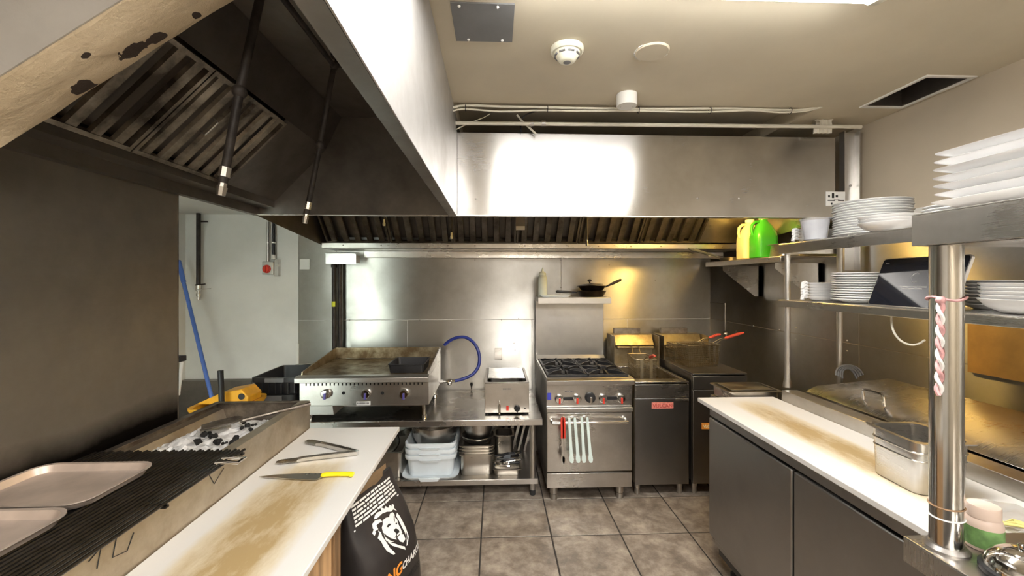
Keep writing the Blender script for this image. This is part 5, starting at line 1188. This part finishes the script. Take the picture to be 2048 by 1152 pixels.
# gloves and food film near the table
mb = MB(); rows = []
for i in range(12):
    rows.append([(1.255 + .022 * j + .01 * sin(i), .985 + .013 * i, FZ + .006 + .012 * (1 + mn.noise(Vector((i * .8, j * .8, 2))))) for j in range(9)])
tag(build(mb.loft(rows, False, False, closed=False), 'plastic_film', 'film', smooth=60), 'crumpled clear plastic bag on the white board by the jar', 'plastic bag')
for k, (dx, rz) in enumerate(((0, .1), (.012, .3), (.02, -.1))):
    c_ = Vector((1.255 + dx, 1.0, FZ + .0325))
    tag(build(MB().tube([c_ + Vector((-.03, .02 + .01 * k, -.0)), c_, c_ + Vector((.035, -.012 + .012 * k, 0)), c_ + Vector((.06, -.03, 0))], .0035, 6), 'bean_sprig', 'straw_yellow'), 'thin yellow-green sprig lying on the crumpled plastic bag', 'sprig', 'sprigs on the bag')

# ------------------------------------------------------------------ near pass table with pole and shelf
NZ = .93; nx0, ny1 = .974, .965
t = thing('pass_table', 'stainless pass table with chrome pole and overhead shelf', 'table', (1.4, .4, 0))
build(MB().box(nx0, 1.75, -.35, ny1, NZ - .004, NZ).box(nx0, nx0 + .004, -.35, ny1, NZ - .06, NZ - .004).box(nx0 + .004, 1.75, ny1 - .004, ny1, NZ - .06, NZ - .004), 'table_top', 'steel_flat', t, bevel=.003)
pc_ = Vector((1.026, .915, 0))
build(MB().cyl((pc_.x, pc_.y, NZ + .012), (pc_.x, pc_.y, 1.618), .029, 32), 'pole', 'pole_steel', t)
build(MB().lathe([(.04, NZ), (.04, NZ + .004), (.033, NZ + .012)], 24, (pc_.x, pc_.y, 0)), 'pole_collar', 'steel_dark', t)
build(MB().box(.985, 1.75, -.35, .955, 1.690, 1.694).box(.985, .989, -.35, .955, 1.62, 1.690).box(.989, 1.75, .951, .955, 1.62, 1.690).box(1.0, 1.75, -.34, .94, 1.618, 1.62), 'overhead_shelf', 'steel', t, bevel=.003)
for x, y in ((nx0 + .05, -.28), (1.70, -.28), (1.70, .90), (nx0 + .05, .90)):
    build(MB().cyl((x, y, 0), (x, y, NZ - .061), .02, 12), 'leg', 'steel', t)
build(MB().cyl((1.70, -.28, NZ), (1.70, -.28, 1.617), .025, 16), 'pole', 'pole_steel', t)
# pink rope on the pole
zr_ = at(1850, 597, Y=.915).z
lp = [(pc_.x + .0325 * cos(k * pi / 8), pc_.y + .0325 * sin(k * pi / 8), zr_ + .004 * sin(k)) for k in range(16)]
t = thing('pink_rope', 'pink and white twisted rope tied round the pole below the shelf', 'rope', (pc_.x, pc_.y, zr_ - .25))
build(MB().tube(lp, .0028, 6, closed=True), 'loop', 'rope_pink', t)
for s in (0, 1):
    pts = []
    for k in range(40):
        f = k / 39; a_ = f * 26 + s * pi; b0_ = Vector((pc_.x - .031 - .004 * f, pc_.y - .016, zr_ - .215 * f))
        pts.append(b0_ + Vector((cos(a_) * .0042, sin(a_) * .0042, 0)))
    build(MB().tube(pts, .0042, 6), 'strand', 'rope_pink' if s else 'print_white', t)
build(MB().ball((pc_.x - .033, pc_.y - .018, zr_ - .003), .009, 8, 6), 'knot', 'rope_pink', t)
for py, lab in ((1022, 'brown string with a knot tied round the pole above the jar'), (1045, 'thin pale string tied round the pole near its foot')):
    z = at(1862, py, Y=.89).z
    t = thing('tied_string', lab, 'string', (pc_.x, pc_.y, z))
    build(MB().tube([(pc_.x + .0305 * cos(k * pi / 8), pc_.y + .0305 * sin(k * pi / 8), z + .002 * cos(k * pi / 8)) for k in range(16)], .0014, 5, closed=True), 'loop', 'string_brown' if py < 1030 else 'print_white', t)
    if py < 1030:
        build(MB().ball((pc_.x + .033, pc_.y - .004, z), .005, 8, 6), 'knot', 'string_brown', t)
        build(MB().tube([(pc_.x + .033, pc_.y, z), (pc_.x + .036, pc_.y + .002, z + .04), (pc_.x + .033, pc_.y + .001, z + .08)], .0014, 5), 'tail', 'string_brown', t)
# spice jar and chrome dome on the pass table
e = Vector((1.115, .915))
t = thing('spice_jar', 'small pinkish jar with white cap and green label by the pole', 'jar', (e.x, e.y, NZ + .0005))
build(MB().lathe([(.030, 0), (.0325, .003), (.0325, .055), (.030, .066), (.027, .070)], 28), 'body', 'bottle_pink', t, local=True)
build(MB().lathe([(.0328, .008), (.0328, .050)], 28), 'label_band', 'label_green', t, local=True)
build(MB().lathe([(.0285, .0705), (.0285, .094), (.027, .097)], 28), 'cap', 'bottle_pink', t, local=True)
e = at(2005, 1150, Z=NZ + .03)
t = thing('call_bell', 'chrome domed lid with dark rim on the pass table', 'dome', (1.075, .812, NZ + .0005))
build(MB().lathe([(.062, 0), (.064, .004), (.064, .012), (.058, .014)], 32), 'rim', 'black_plastic', t, local=True)
build(MB().lathe([(.057, .0145)] + [(.057 * cos(a_ * pi / 18), .0145 + .048 * sin(a_ * pi / 18)) for a_ in range(1, 9)], 32), 'dome', 'chrome', t, local=True)
build(MB().lathe([(.008, .063), (.008, .07), (.004, .073)], 14), 'button', 'chrome', t, local=True)

# ------------------------------------------------------------------ overshelf on the prep fridge
SX0, SX1, SY0, SY1 = 1.58, 1.93, .99, 2.28
S1, S2 = 1.43, 1.74
t = thing('overshelf_rack', 'two-tier stainless overshelf on tube posts above the prep fridge', 'shelf rack', (1.75, 1.6, .953))
for nm, z, th in (('upper_shelf', S2, .055), ('lower_shelf', S1, .036)):
    x0 = SX0 if z == S2 else SX0 - .002
    build(MB().box(x0, SX1, SY0, SY1, z - .004, z).box(x0, x0 + .004, SY0, SY1, z - th, z - .004).box(x0 + .004, SX1, SY1 - .004, SY1, z - th, z - .004), 'shelf', 'steel', t, bevel=.002)
for x, y, zb in ((SX0 + .022, 2.24, .9535), (SX1 - .015, 2.26, .72), (SX0 + .022, 1.03, .9535)):
    for z0, z1 in ((zb, S1 - .0045), (S1 + .0005, S2 - .0045)): build(MB().cyl((x, y, z0), (x, y, z1), .014, 14), 'post', 'steel_white', t)
    if zb > .9: build(MB().lathe([(.024, zb), (.024, zb + .004), (.016, zb + .05)], 14, (x, y, 0)), 'post_foot', 'steel', t)
studs(t, 'rivet', [(SX0 + .02, y, S2 + .0003) for y in (1.2, 1.45, 1.84, 2.14)], .005, 'steel_white')
# crockery: one mesh of each kind, copied
def crock(name, label, cat, group, profile_loops, mat='ceramic'):
    o = build(MB().loft(profile_loops), name, mat, loc=(0, 0, 0), smooth=50); return tag(o, label, cat, group)
def plate_loops(r, n=40):
    return [ci(r * .55, 0, n), ci(r * .60, .001, n), ci(r * .62, .003, n), ci(r, .018, n), ci(r * 1.005, .020, n), ci(r * .99, .0215, n), ci(r * .63, .007, n), ci(r * .58, .005, n)]
def bowl_loops(r, h_, n=40, e=1):
    return [ci(r * .45, 0, n, e=e), ci(r * .5, .002, n, e=e), ci(r * .8, h_ * .45, n, e=e), ci(r, h_, n, e=e), ci(r * 1.01, h_ + .002, n, e=e), ci(r * .985, h_ + .003, n, e=e), ci(r * .78, h_ * .45 + .005, n, e=e), ci(r * .45, .006, n, e=e)]
def platter_loops(w_, d_, h_):
    return [rr(w_ * .7, d_ * .78, .02, 0), rr(w_ * .74, d_ * .82, .02, .003), rr(w_, d_, .02, h_), rr(w_ + .002, d_ + .002, .02, h_ + .002), rr(w_ - .004, d_ - .004, .02, h_ + .003), rr(w_ * .75, d_ * .83, .02, .008), rr(w_ * .70, d_ * .78, .02, .006)]
def stack(proto, x, y, z, n, dz, jit=.002, rz=0, sd=1):
    rs = random.Random(sd); base = proto['label']
    for k in range(n):
        p_ = (x + rs.uniform(-jit, jit), y + rs.uniform(-jit, jit), z + k * dz)
        if k == 0: proto.location = p_; proto.rotation_euler = (0, 0, rz); proto['label'] = base + ', ' + nth(n - 1, n)
        else: dup(proto, p_, rz, base + ', ' + nth(n - 1 - k, n))
stack(crock('dinner_plate', 'white round dinner plate in the tall stack on the upper shelf', 'plate', 'tall plate stack, upper shelf', plate_loops(.15)), 1.80, 1.94, S2 + .0005, 14, .0115)
stack(crock('soup_plate', 'white rimmed soup plate in the low stack before the tall plate stack', 'plate', 'soup plates, upper shelf', bowl_loops(.10, .035)), 1.635, 1.68, S2 + .0005, 3, .013)
stack(crock('side_plate', 'white plate in the stack between soup plates and platters', 'plate', 'plates beside the platters, upper shelf', plate_loops(.10)), 1.83, 1.60, S2 + .0005, 7, .0125, .006)
stack(crock('serving_platter', 'white rectangular platter in the stack above the pass table', 'platter', 'stacked rectangular platters', platter_loops(.30, .46, .022)), 1.155, .705, 1.6945, 7, .0185, .003)
# stacked boat dishes with curled handles
def boat_dish(label, group):
    t = thing('boat_dish', label, 'dish', (0, 0, 0), 0, group)
    n = 26
    def ov(s, z): return [(s * .125 * cos(2 * pi * i / n) * (1.1 if cos(2 * pi * i / n) < 0 else 1), s * .062 * sin(2 * pi * i / n), z + (.006 * s if cos(2 * pi * i / n) > .6 else 0)) for i in range(n)]
    build(MB().loft([ov(.6, 0), ov(.68, .003), ov(1, .022), ov(1.01, .024), ov(.97, .024), ov(.62, .005)]), 'bowl', 'ceramic', t, local=True)
    build(MB().tube([(-.135, 0, .020), (-.150, 0, .024), (-.162, 0, .020), (-.165, 0, .012), (-.156, 0, .008)], [.008, .010, .010, .009, .006], 8), 'curled_handle', 'ceramic', t, local=True)
    return t
stack(boat_dish('white boat dish with curled handle in the lower shelf stack', 'boat dishes, lower shelf'), 1.755, 2.15, S1 + .0005, 6, .0145, .002, R(12))
stack(boat_dish('white boat dish with curled handle in the upper shelf stack', 'boat dishes, upper shelf'), 1.76, 2.21, S2 + .0005, 4, .0155, .002, R(8))
t = thing('deli_tub', 'translucent plastic deli tub beside the tall plate stack', 'tub', (1.628, 2.075, S2 + .0005))
build(MB().lathe([(.045, 0), (.050, .003), (.064, .105), (.068, .106), (.068, .11), (.062, .11), (.047, .006), (.001, .004)], 32), 'body', 'clear_plastic', t, local=True)
build(MB().lathe([(.044, .0065), (.0565, .10), (.001, .101)], 32), 'napkins', 'print_white', t, local=True)
stack(crock('dinner_plate', 'white round plate in the tall stack on the lower shelf', 'plate', 'plate stack, lower shelf', plate_loops(.12)), 1.745, 1.93, S1 + .0005, 12, .0112)
stack(crock('oval_bowl', 'white oval bowl in the stack beside the tablet', 'bowl', 'oval bowls, lower shelf', bowl_loops(.13, .045, e=.82)), 1.715, 1.285, S1 + .0005, 5, .013, .002, R(60))
stack(crock('side_plate', 'white plate in the stack behind the oval bowls', 'plate', 'plates behind the bowls, lower shelf', plate_loops(.085)), 1.855, 1.49, S1 + .0005, 8, .0125)
# tablet leaning on the lower shelf
tA, tB = Vector((1.652, 1.80, S1 + .001)), Vector((1.625, 1.43, S1 + .001))
ux_ = (tB - tA).normalized(); Wd = (tB - tA).length
nf = Vector((-ux_.y, ux_.x, 0)); nf = nf if nf.x > 0 else -nf      # away from the aisle
up_ = (nf * sin(R(20)) + Vector((0, 0, 1)) * cos(R(20))).normalized(); bk_ = ux_.cross(up_); bk_ = bk_ if bk_.x > 0 else -bk_
t = thing('tablet_screen', 'black tablet display with silver edge leaning on the lower shelf', 'tablet', (tA + tB) / 2)
Hh = .215
def T3(u, v, w_): return tA + ux_ * u + up_ * v + bk_ * w_
lpo = [(p_[0] + Wd / 2, p_[1] + Hh / 2) for p_ in rr(Wd, Hh, .014, 0)]
build(MB().loft([[T3(u, v, .0) for u, v in lpo], [T3(u, v, .010) for u, v in lpo]]), 'case', 'steel_white', t, smooth=30)
lpi = [(p_[0] + Wd / 2, p_[1] + Hh / 2) for p_ in rr(Wd - .008, Hh - .008, .012, 0)]
sc_ = build(MB().loft([[T3(u, v, -.0012) for u, v in lpi], [T3(u, v, -.0002) for u, v in lpi]]), 'screen', 'screen_off', t, smooth=30)
build(MB().bar(T3(Wd * .5, Hh * .6, .0105), Vector((T3(Wd * .5, Hh * .6, .0105).x + .055, T3(Wd * .5, Hh * .6, .0105).y, S1 + .001)), .06, .004), 'kickstand', 'steel_dark', t)
mb = MB()
for (u, v, w_) in ((.33, .085, .12), (.345, .077, .09)): mb.loft([[T3(Wd * .5 - w_ / 2 + q_ * w_, v + (r_) * .003, -.0018) for q_, r_ in ((0, 0), (1, 0), (1, 1), (0, 1))], [T3(Wd * .5 - w_ / 2 + q_ * w_, v + (r_) * .003, -.0014) for q_, r_ in ((0, 0), (1, 0), (1, 1), (0, 1))]])
for u in (.02, .03): mb.loft([[T3(u + q_ * .008, Hh - .025 + r_ * .004, -.0018) for q_, r_ in ((0, 0), (1, 0), (1, 1), (0, 1))], [T3(u + q_ * .008, Hh - .025 + r_ * .004, -.0014) for q_, r_ in ((0, 0), (1, 0), (1, 1), (0, 1))]])
build(mb, 'screen_print', 'steel_white', sc_, smooth=0)
mb = MB().tube([T3(Wd * .5 + .02 * cos(k * pi / 6), .125 + .02 * sin(k * pi / 6), -.0015) for k in range(2, 11)], .0008, 4)
build(mb, 'screen_symbol', 'steel_white', sc_, smooth=0)
cb_ = [at(1783, 642, Y=1.66), at(1787, 662, Y=1.64), at(1800, 680, Y=1.62), at(1818, 689, Y=1.6), at(1836, 688, Y=1.58), at(1850, 680, Y=1.56)]
tag(build(MB().tube(crv([(cb_[0].x, cb_[0].y, S1 - .037)] + cb_), .004, 8), 'charging_cable', 'cable_white'), 'pale charging cable drooping under the lower shelf by the rope', 'cable')
# coiled grey cable on the fridge lid's far end
mb = MB(); c_ = at(1678, 748, Z=1.02)
for k in range(4): mb.tube([(c_.x + (.075 - .012 * k) * cos(a_ * pi / 10), 2.18 + .05 * sin(a_ * pi / 10) * .3, 1.03 + .05 * abs(sin(a_ * pi / 10)) - .006 * k) for a_ in range(11)], .005, 6)
tag(build(mb, 'coiled_cable', 'grey_panel'), 'grey cable coil resting behind the rack\'s rear post', 'cable')
# amber sheet standing in for an opening to an orange-lit room
a_, b_ = at(1935, 655, X=XR - .02), at(2060, 745, X=XR - .02)
t = thing('amber_opening', 'amber sheet standing in for an orange-lit opening behind the fridge lid', 'board', (XR - .02, (a_.y + b_.y) / 2, 1.10))
build(MB().box(XR - .02, XR - .0045, b_.y - .12, a_.y, 1.10, 1.42), 'sheet', 'amber_panel', t)

# ------------------------------------------------------------------ wall shelf with jugs
WZ = 1.70
t = thing('wall_shelf', 'steel wall shelf on triangular brackets right of the fryers', 'shelf', (2.1, 3.25, WZ - .05))
build(MB().box(1.90, XR - .0045, 2.72, 3.72, WZ - .004, WZ).box(1.90, 1.904, 2.72, 3.72, WZ - .04, WZ - .004).box(1.904, XR - .0045, 3.716, 3.72, WZ - .04, WZ - .004), 'shelf', 'steel', t, bevel=.002)
for y in (3.52, 2.85):
    build(MB().prism([(1.95, WZ - .041), (XR - .005, WZ - .041), (XR - .005, WZ - .30), (XR - .06, WZ - .30), (1.95, WZ - .08)], y, y + .003, 'y').prism([(XR - .03, WZ - .041), (XR - .005, WZ - .041), (XR - .005, WZ - .30), (XR - .03, WZ - .30)], y - .0, y + .02, 'y'), 'bracket', 'steel', t)
def jug(label, loc, mat, rz, h_=.30):
    t = thing('plastic_jug', label, 'jug', loc, rz); s = h_ / .30
    build(MB().loft([rr(.13 * s, .13 * s, .03, 0), rr(.15 * s, .15 * s, .035, .008), rr(.15 * s, .15 * s, .035, .15 * s), rr(.145 * s, .145 * s, .045, .18 * s), rr(.10 * s, .10 * s, .045, .235 * s), rr(.055 * s, .055 * s, .027, .265 * s), rr(.055 * s, .055 * s, .027, .278 * s)]), 'body', mat, t, local=True, smooth=50)
    build(MB().lathe([(.031 * s, .279 * s), (.031 * s, .30 * s)], 20), 'cap', 'cream_plastic' if mat != 'cream_plastic' else 'white_paint', t, local=True)
    build(MB().tube([(-.02 * s, 0, .262 * s), (-.055 * s, 0, .262 * s), (-.078 * s, 0, .24 * s), (-.082 * s, 0, .20 * s), (-.072 * s, 0, .165 * s)], .011 * s, 8), 'handle', mat, t, local=True)
    return t
jug('bright green plastic jug with handle on the wall shelf', (1.99, 3.04, WZ + .0005), 'green_plastic', R(-6), .31)
jug('cream plastic jug behind the green one on the wall shelf', (1.995, 3.215, WZ + .0005), 'cream_plastic', R(-6), .31)
gn_pan('insert_pan', 'small steel pan in front of the green jug on the wall shelf', (2.02, 2.855, WZ + .0005), .15, .17, .09, 'pan_steel', cat='pan')
t = frypan('shallow pan on the wall shelf, steel handle pointing to the range', (2.03, 3.52, WZ + .0005), .11, .03, pi * 1.02, 0, 'chrome', 'steel', .10, .25)
d0_ = at(1377, 497, Y=3.35); d1_ = at(1432, 512, Y=3.44); d2_ = at(1455, 516, Y=3.46)
t = thing('spatula', 'grey-handled spatula jutting out over the wall shelf\'s end', 'spatula', d1_)
build(MB().tube([d0_, d0_ + (d1_ - d0_) * .1, d0_ + (d1_ - d0_) * .6, d1_], [.008, .013, .012, .007], 8), 'grip', 'grey_grip', t)
e2 = Vector((1.975, 3.485, WZ + .034))                # over the pan's rim, blade resting in the pan
build(MB().tube([d1_, Vector((1.925, 3.468, WZ + .0385)), e2], .004, 6), 'shaft', 'chrome', t)
build(MB().quad((1.97, 3.45, WZ + .033), (1.97, 3.525, WZ + .033), (2.065, 3.535, WZ + .009), (2.065, 3.46, WZ + .009), .0015), 'blade', 'chrome', t)
# odd dark gear hanging in the recess
for k, (px, py, r) in enumerate(((1428, 668, .018), (1442, 640, .014), (1455, 690, .022))):
    e = at(px + 22, py, Y=4.0)
    t = thing('hanging_ladle', ('dim steel ladle with short bowl hanging in the dark recess', 'dim small steel ladle hanging highest in the dark recess', 'dim large steel ladle hanging lowest in the dark recess')[k], 'ladle', e)
    build(MB().cyl((e.x, 4.0, e.z + .03), (e.x, 4.0, e.z + .30), .005, 8), 'handle', 'steel', t)
    build(MB().ball(e, r * 1.6, 12, 7), 'bowl', 'steel', t)
    build(MB().cyl((e.x, 4.0, e.z + .295), (e.x, 4.379, e.z + .295), .004, 6), 'hook', 'steel_dark', t)
